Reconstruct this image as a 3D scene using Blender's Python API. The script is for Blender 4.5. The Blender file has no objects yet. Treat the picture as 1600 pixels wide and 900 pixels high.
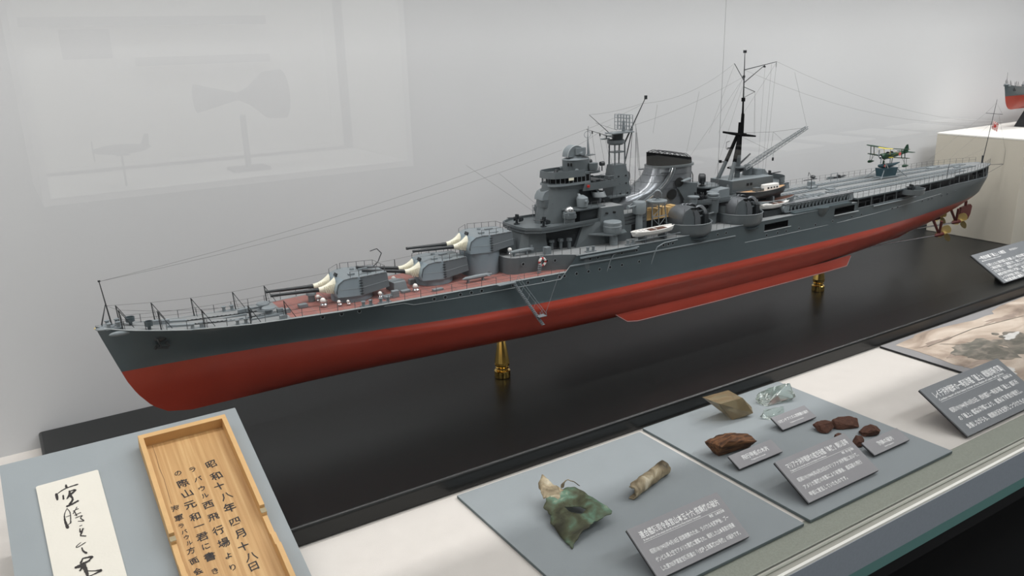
import bpy, bmesh, math, random
from mathutils import Vector, Matrix, noise
random.seed(7)
SC = bpy.context.scene
COL = SC.collection
PI = math.pi

# ------------------------------------------------------------------ camera
F_PX, PITCH, ROLL, YAW = 1279.68, 0.289487, -0.0301024, 0.558335
def _cam():
    cy, sy = math.cos(YAW), math.sin(YAW); cp, sp = math.cos(PITCH), math.sin(PITCH)
    fw = Vector((sy*cp, cy*cp, -sp)); r = Vector((cy, -sy, 0)); u = r.cross(fw)
    r2 = r*math.cos(ROLL)+u*math.sin(ROLL); u2 = -r*math.sin(ROLL)+u*math.cos(ROLL)
    cd = bpy.data.cameras.new('camera'); c = bpy.data.objects.new('camera', cd); COL.objects.link(c)
    m = Matrix((r2, u2, -fw)).transposed().to_4x4(); m.translation = Vector((0, 0, .538))
    c.matrix_world = m; cd.sensor_width = 36; cd.lens = F_PX*36/1600
    cd.clip_start = .01; cd.clip_end = 50
    SC.camera = c
_cam()

# ------------------------------------------------------------------ world, lights, exposure
W = bpy.data.worlds.new('world'); SC.world = W; W.use_nodes = True
W.node_tree.nodes['Background'].inputs[0].default_value = (1, .99, .97, 1)
W.node_tree.nodes['Background'].inputs[1].default_value = .62
SC.view_settings.view_transform = 'Standard'; SC.view_settings.look = 'None'
SC.view_settings.exposure = 0.0; SC.view_settings.gamma = 1; SC.view_settings.use_curve_mapping = False

def area(name, loc, sx, sy, power, rot=(0, 0, 0), col=(1, .985, .965), spread=PI):
    l = bpy.data.lights.new(name, 'AREA'); l.shape = 'RECTANGLE'; l.size = sx; l.size_y = sy
    l.energy = power; l.color = col; l.spread = spread
    o = bpy.data.objects.new(name, l); COL.objects.link(o); o.location = loc; o.rotation_euler = rot
    return o
def spot(name, loc, aim, power, ang=70, size=.02, col=(1, .975, .94), blend=.6):
    l = bpy.data.lights.new(name, 'SPOT'); l.energy = power; l.spot_size = math.radians(ang); l.spot_blend = blend
    l.shadow_soft_size = size; l.color = col
    o = bpy.data.objects.new(name, l); COL.objects.link(o); o.location = loc
    o.rotation_euler = (Vector(aim)-Vector(loc)).to_track_quat('-Z', 'Y').to_euler()
    return o
area('case_strip_light', (1.1, 1.02, 1.30), 4.4, .012, 20)
area('case_front_strip_light', (1.1, .64, 1.33), 4.4, .05, 10)
spot('case_spotlight', (1.95, .93, 1.28), (1.0, .75, 0), 8, 75)
spot('case_spotlight', (.35, .80, 1.28), (.08, .78, 0), 3, 48)
spot('case_spotlight', (1.25, .72, 1.28), (2.2, 1.1, .1), 8, 70)
area('room_fill_light', (2.6, -.6, 2.3), 2.4, .5, 36, (math.radians(35), 0, 0), (.95, .98, 1))  # unseen room lamp, raised as front fill on fascia and hull
area('opposite_case_light', (.7, -1.72, 1.38), 1.2, .06, 7.5, col=(.95, 1, 1))

# ------------------------------------------------------------------ materials
MAT = {}
def srgb(*c):
    return tuple(((v/255)/12.92 if v/255 <= .04045 else ((v/255+.055)/1.055)**2.4) for v in c)+(1,)
def mat(name, rgb, rough=.5, metal=0, var=.0, vscale=30, bump=0, bscale=200, coat=0, spec=.5, coord='Object', emit=0):
    m = bpy.data.materials.new(name); m.use_nodes = True; nt = m.node_tree; b = nt.nodes['Principled BSDF']
    c = srgb(*rgb); b.inputs['Base Color'].default_value = c
    b.inputs['Roughness'].default_value = rough; b.inputs['Metallic'].default_value = metal
    b.inputs['Coat Weight'].default_value = coat; b.inputs['Specular IOR Level'].default_value = spec
    if var or bump:
        tc = nt.nodes.new('ShaderNodeTexCoord')
    if var:
        n = nt.nodes.new('ShaderNodeTexNoise'); n.inputs['Scale'].default_value = vscale; n.inputs['Detail'].default_value = 5
        nt.links.new(tc.outputs[coord], n.inputs['Vector'])
        r = nt.nodes.new('ShaderNodeValToRGB')
        r.color_ramp.elements[0].position = .3; r.color_ramp.elements[1].position = .7
        r.color_ramp.elements[0].color = tuple(max(0, x*(1-var)) for x in c[:3])+(1,)
        r.color_ramp.elements[1].color = tuple(min(1, x*(1+var)) for x in c[:3])+(1,)
        nt.links.new(n.outputs['Fac'], r.inputs['Fac']); nt.links.new(r.outputs['Color'], b.inputs['Base Color'])
    if bump:
        n2 = nt.nodes.new('ShaderNodeTexNoise'); n2.inputs['Scale'].default_value = bscale; n2.inputs['Detail'].default_value = 4
        nt.links.new(tc.outputs[coord], n2.inputs['Vector'])
        bp = nt.nodes.new('ShaderNodeBump'); bp.inputs['Strength'].default_value = bump; bp.inputs['Distance'].default_value = .002
        nt.links.new(n2.outputs['Fac'], bp.inputs['Height']); nt.links.new(bp.outputs['Normal'], b.inputs['Normal'])
    MAT[name] = m
    return m
def ramp_mat(name, stops, scale=(1, 1, 1), nscale=20, detail=6, rough=.6, dist=0, bump=0, coord='Object', metal=0):
    m = bpy.data.materials.new(name); m.use_nodes = True; nt = m.node_tree; b = nt.nodes['Principled BSDF']
    tc = nt.nodes.new('ShaderNodeTexCoord'); mp = nt.nodes.new('ShaderNodeMapping'); mp.inputs['Scale'].default_value = scale
    nt.links.new(tc.outputs[coord], mp.inputs['Vector'])
    n = nt.nodes.new('ShaderNodeTexNoise'); n.inputs['Scale'].default_value = nscale; n.inputs['Detail'].default_value = detail
    n.inputs['Distortion'].default_value = dist
    nt.links.new(mp.outputs[0], n.inputs['Vector'])
    r = nt.nodes.new('ShaderNodeValToRGB'); e = r.color_ramp.elements
    e[0].position = stops[0][0]; e[0].color = srgb(*stops[0][1]); e[1].position = stops[-1][0]; e[1].color = srgb(*stops[-1][1])
    for p, c in stops[1:-1]:
        x = e.new(p); x.color = srgb(*c)
    nt.links.new(n.outputs['Fac'], r.inputs['Fac']); nt.links.new(r.outputs['Color'], b.inputs['Base Color'])
    b.inputs['Roughness'].default_value = rough; b.inputs['Metallic'].default_value = metal
    if bump:
        bp = nt.nodes.new('ShaderNodeBump'); bp.inputs['Strength'].default_value = bump; bp.inputs['Distance'].default_value = .002
        nt.links.new(n.outputs['Fac'], bp.inputs['Height']); nt.links.new(bp.outputs['Normal'], b.inputs['Normal'])
    MAT[name] = m
    return m
mat('wall_paint', (209, 210, 211), .9, var=.015, vscale=3)
mat('fabric_floor', (214, 209, 203), .95, var=.02, vscale=40, bump=.15, bscale=900)
mat('black_laminate', (19, 21, 21), .34, var=.05, vscale=8, spec=.45)
mat('board_blue', (148, 155, 158), .85, var=.02, vscale=20, bump=.1, bscale=1200)
mat('board_edge', (100, 112, 114), .7)
mat('sill_stone', (148, 152, 141), .75, var=.10, vscale=500)
mat('sill_metal', (176, 174, 164), .4, metal=.3)
mat('lip_highlight', (252, 250, 242), .5)  # lamp light on the sill lip put into a near-white colour
mat('fascia_blue', (156, 164, 174), .55, var=.04, vscale=300)
mat('fascia_teal', (104, 146, 142), .5)
mat('black_void', (12, 12, 15), .7)
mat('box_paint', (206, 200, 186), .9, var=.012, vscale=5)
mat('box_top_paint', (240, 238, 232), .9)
mat('label_grey', (150, 149, 152), .6, var=.02, vscale=60)
mat('label_dark', (120, 124, 128), .5, var=.02, vscale=60)
mat('label_black', (22, 24, 28), .5)
mat('label_white', (254, 254, 254), .6)
mat('poster_grey', (148, 147, 148), .8)
mat('brass', (238, 200, 112), .14, metal=1)
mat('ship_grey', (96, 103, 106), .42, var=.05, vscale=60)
mat('ship_side', (76, 87, 91), .38, var=.05, vscale=25)
mat('ship_light', (126, 134, 138), .45, var=.03, vscale=60)
mat('ship_deck', (132, 135, 136), .75, var=.03, vscale=60)
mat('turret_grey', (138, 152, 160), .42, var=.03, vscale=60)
mat('turret_shaded', (102, 109, 113), .42)  # rear gunhouse plates: shade painted in as a darker grey
mat('antifoul_red', (158, 58, 42), .36, var=.06, vscale=20, coat=.05)
mat('rudder_red', (98, 40, 34), .5)
mat('strake_light', (176, 182, 184), .4)
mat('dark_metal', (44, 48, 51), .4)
mat('mast_black', (13, 14, 15), .8, spec=.05)
mat('funnel_metal', (128, 132, 136), .22, metal=.45, var=.04, vscale=80)
mat('wire', (92, 94, 96), .6)
mat('canvas_white', (238, 234, 214), .8)
mat('white_paint', (236, 234, 230), .4)
mat('red_paint', (178, 36, 30), .5)
mat('pink_paint', (214, 96, 92), .5)
mat('silver', (200, 202, 204), .25, metal=.9)
mat('dark_opening', (10, 12, 13), .8)
mat('gold_brass', (230, 208, 140), .35, metal=.55)
mat('tan_deck', (190, 152, 112), .6, var=.08, vscale=150)
mat('crate_yellow', (196, 164, 112), .6, var=.08, vscale=120)
mat('plane_green', (22, 62, 42), .4)
mat('plane_yellow', (214, 196, 66), .45)
mat('plane_blue', (46, 74, 84), .35)
mat('ink', (36, 30, 28), .6)
mat('lid_edge', (206, 166, 112), .6, var=.05, vscale=60)
mat('paper', (222, 218, 207), .9, var=.015, vscale=40, bump=.1, bscale=400)
mat('paper_edge', (160, 148, 120), .9)
mat('rust', (88, 56, 42), .85, var=.25, vscale=150, bump=.6, bscale=500)
mat('skin_grey', (70, 72, 76), .9)
mat('rope_brown', (120, 90, 66), .8)
ramp_mat('linoleum', [(.3, (138, 92, 86)), (.7, (152, 104, 96))], (1, 1, 1), 60, rough=.6)
ramp_mat('lid_wood', [(.28, (168, 126, 76)), (.5, (188, 148, 96)), (.72, (206, 170, 118))], (60, 1.5, 1.5), 4, rough=.55, dist=.15)
ramp_mat('wood_chunk', [(.3, (56, 38, 27)), (.5, (108, 72, 46)), (.68, (146, 102, 66))], (3, 14, 14), 14, rough=.8, dist=.6, bump=.6)
ramp_mat('metal_green', [(.34, (50, 50, 34)), (.48, (78, 82, 58)), (.56, (88, 104, 82)), (.64, (100, 134, 112)), (.72, (168, 172, 150))], (1, 1, 1), 40, detail=12, rough=.6, dist=.5, bump=.4)
ramp_mat('metal_tan', [(.3, (74, 64, 46)), (.46, (136, 122, 96)), (.6, (170, 156, 128)), (.72, (206, 196, 172))], (1, 1, 1), 60, rough=.65, dist=.6, bump=.5)
ramp_mat('print_photo', [(.28, (128, 112, 100)), (.42, (176, 158, 142)), (.55, (204, 188, 172)), (.72, (226, 214, 200))], (1.0, 2.4, 1), 6, rough=.55, dist=1.4)
ramp_mat('print_smoke', [(.3, (92, 92, 84)), (.5, (120, 116, 106)), (.7, (160, 150, 138))], (1, 2, 1), 30, rough=.55, dist=1.0)
ramp_mat('print_pale', [(.3, (196, 196, 190)), (.7, (232, 230, 226))], (1, 1, 1), 30, rough=.55)
ramp_mat('print_shade', [(.3, (150, 134, 122)), (.7, (176, 158, 144))], (1, 2, 1), 30, rough=.55)

def glass_like(name, rgb, rough=.05, ior=1.5, trans=1.0):
    m = mat(name, rgb, rough); b = m.node_tree.nodes['Principled BSDF']
    b.inputs['Transmission Weight'].default_value = trans; b.inputs['IOR'].default_value = ior
glass_like('clear_shard', (236, 246, 240), .04, 1.42, .92)
glass_like('brown_prism', (176, 160, 128), .10, 1.4, .6)

def pane_mat():
    m = bpy.data.materials.new('case_glass'); m.use_nodes = True; nt = m.node_tree
    for n in list(nt.nodes): nt.nodes.remove(n)
    out = nt.nodes.new('ShaderNodeOutputMaterial'); mx = nt.nodes.new('ShaderNodeMixShader')
    tr = nt.nodes.new('ShaderNodeBsdfTransparent'); gl = nt.nodes.new('ShaderNodeBsdfGlossy')
    gl.inputs['Roughness'].default_value = .0; tr.inputs[0].default_value = (1, 1, 1, 1)
    lw = nt.nodes.new('ShaderNodeLayerWeight'); lw.inputs['Blend'].default_value = .5
    pw = nt.nodes.new('ShaderNodeMath'); pw.operation = 'POWER'; pw.inputs[1].default_value = 5
    ml = nt.nodes.new('ShaderNodeMath'); ml.operation = 'MULTIPLY_ADD'; ml.inputs[1].default_value = .96; ml.inputs[2].default_value = .04
    nt.links.new(lw.outputs['Facing'], pw.inputs[0]); nt.links.new(pw.outputs[0], ml.inputs[0])
    nt.links.new(ml.outputs[0], mx.inputs[0]); nt.links.new(tr.outputs[0], mx.inputs[1]); nt.links.new(gl.outputs[0], mx.inputs[2])
    nt.links.new(mx.outputs[0], out.inputs[0]); MAT['case_glass'] = m
pane_mat()

# ------------------------------------------------------------------ mesh builder
class M:
    def __init__(s): s.v = []; s.f = []; s.m = []; s.k = 0; s.mats = []
    def use(s, name):
        if name not in s.mats: s.mats.append(name)
        s.k = s.mats.index(name); return s
    def add(s, vs, fs):
        o = len(s.v); s.v += [tuple(p) for p in vs]
        for f in fs: s.f.append(tuple(i+o for i in f)); s.m.append(s.k)
        return s
    def box(s, x0, x1, y0, y1, z0, z1):
        return s.add([(x, y, z) for z in (z0, z1) for y in (y0, y1) for x in (x0, x1)],
                     [(0, 2, 3, 1), (4, 5, 7, 6), (0, 1, 5, 4), (2, 6, 7, 3), (0, 4, 6, 2), (1, 3, 7, 5)])
    def cbox(s, c, d, rz=0, ry=0):
        R = Matrix.Rotation(rz, 3, 'Z') @ Matrix.Rotation(ry, 3, 'Y'); C = Vector(c)
        vs = [C+R @ Vector((x*d[0]/2, y*d[1]/2, z*d[2]/2)) for z in (-1, 1) for y in (-1, 1) for x in (-1, 1)]
        return s.add(vs, [(0, 2, 3, 1), (4, 5, 7, 6), (0, 1, 5, 4), (2, 6, 7, 3), (0, 4, 6, 2), (1, 3, 7, 5)])
    def prism(s, pts, z0, z1, top=None):
        n = len(pts); a = sum(pts[i][0]*pts[(i+1) % n][1]-pts[(i+1) % n][0]*pts[i][1] for i in range(n))
        if a < 0:
            pts = pts[::-1]; top = top[::-1] if top else None
        t = top or pts
        fz0 = z0 if callable(z0) else (lambda x, y: z0); fz1 = z1 if callable(z1) else (lambda x, y: z1)
        vs = [(x, y, fz0(x, y)) for x, y in pts]+[(x, y, fz1(x, y)) for x, y in t]
        return s.add(vs, [tuple(range(n-1, -1, -1)), tuple(range(n, 2*n))]+[(i, (i+1) % n, (i+1) % n+n, i+n) for i in range(n)])
    def sideprism(s, pts, y0, y1):   # pts in x,z extruded along y
        n = len(pts); a = sum(pts[i][0]*pts[(i+1) % n][1]-pts[(i+1) % n][0]*pts[i][1] for i in range(n))
        if a < 0: pts = pts[::-1]
        vs = [(x, y0, z) for x, z in pts]+[(x, y1, z) for x, z in pts]
        return s.add(vs, [tuple(range(n)), tuple(range(2*n-1, n-1, -1))]+[(i, i+n, (i+1) % n+n, (i+1) % n) for i in range(n)])
    def lathe(s, prof, c=(0, 0, 0), n=16, ax='z', ex=1, ey=1, cap=True):
        vs = []; 
        for r, h in prof:
            for i in range(n):
                a = 2*PI*i/n; p = (r*math.cos(a)*ex, r*math.sin(a)*ey, h)
                if ax == 'x': p = (p[2], p[0], p[1])
                if ax == 'y': p = (p[1], p[2], p[0])
                vs.append((c[0]+p[0], c[1]+p[1], c[2]+p[2]))
        k = len(prof); fs = [(j*n+i, j*n+(i+1) % n, (j+1)*n+(i+1) % n, (j+1)*n+i) for j in range(k-1) for i in range(n)]
        if cap: fs += [tuple(range(n-1, -1, -1)), tuple(range((k-1)*n, k*n))]
        return s.add(vs, fs)
    def cyl(s, c, r, h, n=16, ax='z'): return s.lathe([(r, 0), (r, h)], c, n, ax)
    def tube(s, a, b, r, r2=None, n=6):
        a = Vector(a); b = Vector(b); d = b-a
        if d.length < 1e-9: return s
        q = d.to_track_quat('Z', 'Y').to_matrix(); r2 = r if r2 is None else r2
        vs = [a+q @ Vector((r*math.cos(2*PI*i/n), r*math.sin(2*PI*i/n), 0)) for i in range(n)]
        vs += [b+q @ Vector((r2*math.cos(2*PI*i/n), r2*math.sin(2*PI*i/n), 0)) for i in range(n)]
        return s.add(vs, [(i, (i+1) % n, (i+1) % n+n, i+n) for i in range(n)]+[tuple(range(n-1, -1, -1)), tuple(range(n, 2*n))])
    def path(s, pts, r, n=5):
        for a, b in zip(pts, pts[1:]): s.tube(a, b, r, n=n)
        return s
    def ball(s, c, r, n=12, m=8, sx=1, sy=1, sz=1, z0=-90, z1=90):
        prof = []
        for j in range(m+1):
            a = math.radians(z0+(z1-z0)*j/m); prof.append((max(1e-4, r*math.cos(a)), r*math.sin(a)*sz))
        return s.lathe(prof, c, n, ex=sx, ey=sy)
    def grid(s, rows):   # rows of equal length points
        n = len(rows[0]); vs = [p for r in rows for p in r]
        return s.add(vs, [(j*n+i, j*n+i+1, (j+1)*n+i+1, (j+1)*n+i) for j in range(len(rows)-1) for i in range(n-1)])
    def merge(s, o, T=None):
        T = T or Matrix.Identity(4); b = len(s.v); s.v += [tuple(T @ Vector(p)) for p in o.v]
        for f, k in zip(o.f, o.m):
            s.use(o.mats[k]); s.f.append(tuple(i+b for i in f)); s.m.append(s.k)
        return s
    def mesh(s, name, scale=1, off=(0, 0, 0), smooth=35):
        me = bpy.data.meshes.new(name)
        me.from_pydata([((x+off[0])*scale, (y+off[1])*scale, (z+off[2])*scale) for x, y, z in s.v], [], s.f)
        for n in s.mats: me.materials.append(MAT[n])
        me.polygons.foreach_set('material_index', s.m)
        me.validate(); me.update()
        if smooth:
            me.polygons.foreach_set('use_smooth', [True]*len(me.polygons)); me.set_sharp_from_angle(angle=math.radians(smooth))
        return me
def link(name, me, parent=None, loc=(0, 0, 0), rot=(0, 0, 0), **props):
    o = bpy.data.objects.new(name, me); COL.objects.link(o); o.location = loc; o.rotation_euler = rot
    if parent: o.parent = parent
    for k, v in props.items(): o[k] = v
    return o
def thing(name, label, cat, loc=(0, 0, 0), rot=(0, 0, 0), group=None):
    o = link(name, None, None, loc, rot, label=label, category=cat)
    o.empty_display_size = .02
    if group: o['group'] = group
    return o
def bevel(o, w=.001, seg=2):
    m = o.modifiers.new('bevel', 'BEVEL'); m.width = w; m.segments = seg; m.limit_method = 'ANGLE'; return o
def lerp(a, b, t): return a+(b-a)*t
def tab(T, x):
    if x <= T[0][0]: return T[0][1]
    for (a, u), (b, w) in zip(T, T[1:]):
        if x <= b: return u+(w-u)*(x-a)/(b-a)
    return T[-1][1]
def stab(T, x):   # smooth table
    e = 1.2 if x > 4 else .3
    return (tab(T, x-e)+2*tab(T, x)+tab(T, x+e))/4

# ------------------------------------------------------------------ setting
FZ = -.0268
def struct(name, m, **k):
    o = link(name, m.mesh(name, smooth=0)); o['kind'] = 'structure'; return o
X0, X1, YW = -1.4, 4.2, 1.335
struct('wall_back', M().use('wall_paint').box(X0, X1, YW, YW+.03, FZ-.1, 1.4))
struct('wall_left', M().use('wall_paint').box(X0-.03, X0, .5, YW+.03, FZ-.1, 1.4))
struct('wall_right', M().use('wall_paint').box(X1, X1+.03, .5, YW+.03, FZ-.1, 1.4))
struct('floor', M().use('fabric_floor').box(X0, X1, .554, YW, FZ-.02, FZ))
struct('ceiling', M().use('wall_paint').box(X0, X1, .497, YW, 1.36, 1.4))
struct('trim_1', M().use('sill_stone').box(X0, X1, .5161, .554, FZ-.03, FZ-.0005))
struct('trim_2', M().use('black_void').box(X0, X1, .5136, .5161, FZ-.03, FZ-.003))
t3 = M().use('sill_metal').box(X0, X1, .5002, .5136, FZ-.03, FZ-.0005)
t3.use('sill_stone').box(X0, X1, .5072, .5096, FZ-.0005, FZ+.0012)
struct('trim_3', t3)
struct('trim_4', M().use('lip_highlight').box(X0, X1, .4963, .5002, FZ-.012, FZ+.0006))
fz = M().use('fascia_blue').box(X0, X1, .4957, .4990, -.0745, FZ-.003); fz.use('fascia_teal').box(X0, X1, .4957, .4990, -.0905, -.0745)
struct('trim_5', fz)
struct('trim_6', M().use('black_void').box(X0, X1, .60, .63, -.9, -.06).box(X0, X1, .497, .63, -.11, -.0910))
struct('shadow_baffle', M().use('wall_paint').box(X0, X1, .945, .956, 1.0, 1.36))        # unseen baffle, placed to cast the straight shadow edge on the shelf
struct('window_1', M().use('case_glass').box(X0, X1, .5042, .5066, FZ-.0004, 1.36))
# the visitors' side of the room, seen only as a reflection in the pane
struct('floor_room', M().use('black_void').box(-2.5, 7.5, -2.2, .60, -.93, -.9))
struct('wall_front', M().use('skin_grey').box(-2.5, .12, -2.2, -2.1, -.9, 2.6).box(1.22, 7.5, -2.2, -2.1, -.9, 2.6)
       .box(.12, 1.22, -2.2, -2.1, 1.42, 2.6).box(.12, 1.22, -2.2, -2.1, -.9, .16))

op = thing('opposite_display_case', 'white lit display case across the room, seen as a faint reflection at upper left', 'display case', (.67, -1.9, .16))
def sub(name, m, parent, sm=35, **k):
    L = Vector(parent.location) if parent.parent is None else Vector((0, 0, 0))
    me = m.mesh(name, off=tuple(-L), smooth=sm); return link(name, me, parent, **k)
sub('case_shell', M().use('box_top_paint').box(.12, 1.22, -2.35, -2.33, .16, 1.42).box(.10, .12, -2.35, -1.6, .16, 1.42)
    .box(1.22, 1.24, -2.35, -1.6, .16, 1.42).box(.10, 1.24, -2.35, -1.6, .14, .16).box(.10, 1.24, -2.35, -1.6, 1.42, 1.44), op, 0)
sub('shelf_rail', M().use('poster_grey').box(.12, .98, -2.33, -2.28, .64, .67).box(.5, .98, -2.33, -2.28, .50, .53), op, 0)
sub('mounted_photograph', M().use('label_grey').box(.27, .43, -2.33, -2.325, .53, .63), op, 0)
hb = M().use('skin_grey').lathe([(.045, 0), (.03, .06), (.012, .13), (.03, .17), (.075, .22), (.08, .28)], (.58, -1.78, .40), 20, 'x')
hb.tube((.72, -1.78, .16), (.72, -1.78, .34), .01); hb.box(.66, .78, -1.83, -1.73, .16, .17)
o = link('waisted_trophy', hb.mesh('waisted_trophy')); o['label'] = 'dark waisted drum shaped exhibit reflected faintly in the upper left glass'; o['category'] = 'exhibit'
ap = M().use('skin_grey').ball((.33, -1.70, .27), .05, 12, 8, 1.6, .3, .3).ball((.30, -1.70, .27), .014, 10, 6)
ap.cbox((.32, -1.70, .265), (.035, .24, .004)).cbox((.40, -1.70, .275), (.02, .08, .003)).sideprism([(.385, .275), (.41, .275), (.412, .31), (.40, .31)], -1.702, -1.698)
ap.tube((.255, -1.70, .24), (.255, -1.70, .30), .002).tube((.33, -1.7, .16), (.33, -1.7, .255), .003)
o = link('model_fighter_plane', ap.mesh('model_fighter_plane')); o['label'] = 'small dark model aeroplane reflected faintly at upper left of the glass'; o['category'] = 'model aeroplane'
# low display table with white sheets, reflected at the upper right
tb = thing('reflected_showcase_table', 'low showcase with white sheets, reflected faintly at the upper right of the glass', 'showcase', (3.6, -1.7, -.9))
sub('table_body', M().use('skin_grey').box(2.25, 5.2, -2.0, -1.45, -.9, .02), tb, 0)
for i in range(7):
    q = link('white_sheet', M().use('box_top_paint').box(2.32+i*.4, 2.6+i*.4, -1.85, -1.55, .02, .026).mesh('white_sheet', smooth=0))
    q['label'] = ('first', 'second', 'third', 'fourth', 'fifth', 'sixth', 'seventh')[i]+' pale sheet from the left on the showcase reflected in the glass'; q['category'] = 'sheet'; q['group'] = 'sheets on the reflected showcase'

# ------------------------------------------------------------------ platform, box, boards
pl = link('display_platform', M().use('black_laminate').box(-.014, 4.0, .854, 1.3345, FZ+.0002, 0).mesh('display_platform', smooth=40))
pl['label'] = 'long low glossy black platform under the cruiser model'; pl['category'] = 'platform'; bevel(pl, .004, 3)
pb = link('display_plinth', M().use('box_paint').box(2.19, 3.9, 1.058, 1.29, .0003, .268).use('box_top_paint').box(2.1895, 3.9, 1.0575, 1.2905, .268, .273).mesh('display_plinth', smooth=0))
pb['label'] = 'tall cream plinth at the right behind the stern, white on top'; pb['category'] = 'plinth'; bevel(pb, .001, 1)

def board(name, label, x0, x1, y0, y1, z1, face='board_blue', edge='board_edge'):
    m = M().use(face).box(x0, x1, y0, y1, FZ+.0003, z1); m.use(edge)
    m.m = [0, 0, 1, 1, 1, 1]
    o = link(name, m.mesh(name, smooth=0)); o['label'] = label; o['category'] = 'board'; bevel(o, .0008, 2); return o
TB = -.0222
board('display_board', 'blue-grey flat board carrying the green torn metal and the pipe fragment', .4325, .7440, .546, .8435, TB)
board('display_board', 'blue-grey flat board carrying glass pieces, wood chunk and rusty fragments', .7550, 1.0560, .546, .8500, TB)
pbd = board('poster_board', 'grey board at right edge with the stained sepia print mounted on it', 1.337, 2.10, .552, .8505, TB, 'poster_grey', 'label_black')

# print on the poster board: flat artwork
def flat_poly(name, pts, z, mt, parent=None, th=.0002, **k):
    m = M().use(mt).prism(pts, z, z+th); return link(name, m.mesh(name, smooth=0), parent, **k)
PR = [(1.362, .835), (1.398, .8385), (1.425, .8395), (1.438, .8455), (1.47, .847), (1.509, .842), (1.544, .837), (1.5742, .8324), (1.6116, .8259), (1.6288, .8262), (1.6566, .8276),
      (1.6795, .8239), (1.6925, .8355), (1.7399, .8445), (1.7967, .8458), (1.8465, .8475), (2.06, .845), (2.07, .58), (1.9, .575), (1.6, .58), (1.38, .58), (1.37, .66), (1.3628, .6888), (1.3614, .706), (1.356, .7179), (1.3592, .7374), (1.3633, .7653), (1.3653, .7993)]
flat_poly('sepia_print', PR, TB+.0002, 'print_photo', pbd)
def wob(cx, cy, rx, ry, seed, n=40, amp=.25):
    out = []
    for i in range(n):
        a = 2*PI*i/n; q = 1+amp*noise.noise(Vector((math.cos(a)*1.7+seed, math.sin(a)*1.7, seed)))+amp*.4*noise.noise(Vector((math.cos(a)*6+seed, math.sin(a)*6, seed)))
        out.append((cx+rx*q*math.cos(a), cy+ry*q*math.sin(a)))
    return out
flat_poly('smoke_patch', wob(1.462, .727, .062, .046, 3.1, 60, .5), TB+.0006, 'print_smoke', pbd)
flat_poly('smoke_patch', wob(1.56, .68, .07, .07, 8.1, 60, .5), TB+.0005, 'print_smoke', pbd)
flat_poly('pale_patch', wob(1.575, .735, .026, .009, 5.4, 40, .7), TB+.0009, 'print_pale', pbd)
flat_poly('pale_patch', wob(1.395, .655, .022, .02, 9.4, 40, .7), TB+.0009, 'print_pale', pbd)
for i, (x, y, r) in enumerate([(1.5634, .7595, .008), (1.5589, .7422, .009), (1.5850, .7490, .008)]):
    flat_poly('dark_spot', wob(x, y, r, r*.8, i+2.2, 20, .2), TB+.0008, 'print_smoke', pbd)
ln = M().use('print_smoke')
for A, B in (((1.40, .795), (1.56, .80)), ((1.56, .80), (1.86, .765)), ((1.43, .79), (1.47, .757))):
    dx, dy = B[0]-A[0], B[1]-A[1]; L = math.hypot(dx, dy); nx, ny = -dy/L*.0007, dx/L*.0007
    ln.prism([(A[0]+nx, A[1]+ny), (B[0]+nx, B[1]+ny), (B[0]-nx, B[1]-ny), (A[0]-nx, A[1]-ny)], TB+.0010, TB+.0012)
link('crease_line', ln.mesh('crease_line', smooth=0), pbd)
for i, (x, y, rx, ry, s) in enumerate([(1.41, .745, .03, .008, 1.5), (1.44, .80, .05, .006, 2.5), (1.40, .70, .03, .006, 4.5), (1.66, .80, .06, .008, 6.5), (1.62, .70, .05, .02, 7.7)]):
    flat_poly('stain_patch', wob(x, y, rx, ry, s, 30, .7), TB+.0004, 'print_shade', pbd)

# ------------------------------------------------------------------ text helper
def text_geo(s, size, width=None, off=0, res=2):
    cu = bpy.data.curves.new('t', 'FONT'); cu.body = s; cu.size = size; cu.resolution_u = res; cu.offset = off
    cu.align_x = 'LEFT'
    ob = bpy.data.objects.new('t', cu); COL.objects.link(ob)
    dg = bpy.context.evaluated_depsgraph_get(); me = ob.evaluated_get(dg).to_mesh()
    vs = [tuple(v.co) for v in me.vertices]; fs = [tuple(p.vertices) for p in me.polygons]
    ob.evaluated_get(dg).to_mesh_clear(); bpy.data.objects.remove(ob); bpy.data.curves.remove(cu)
    if not vs: return vs, fs
    if width:
        x0 = min(v[0] for v in vs); x1 = max(v[0] for v in vs); k = width/(x1-x0)
        vs = [((v[0]-x0)*k, v[1], v[2]) for v in vs]
    return vs, fs
def put_text(m, s, x, y, size, width=None, z=0, off=0):
    vs, fs = text_geo(s, size, width, off)
    m.add([(v[0]+x, v[1]+y, z) for v in vs], fs)

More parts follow.
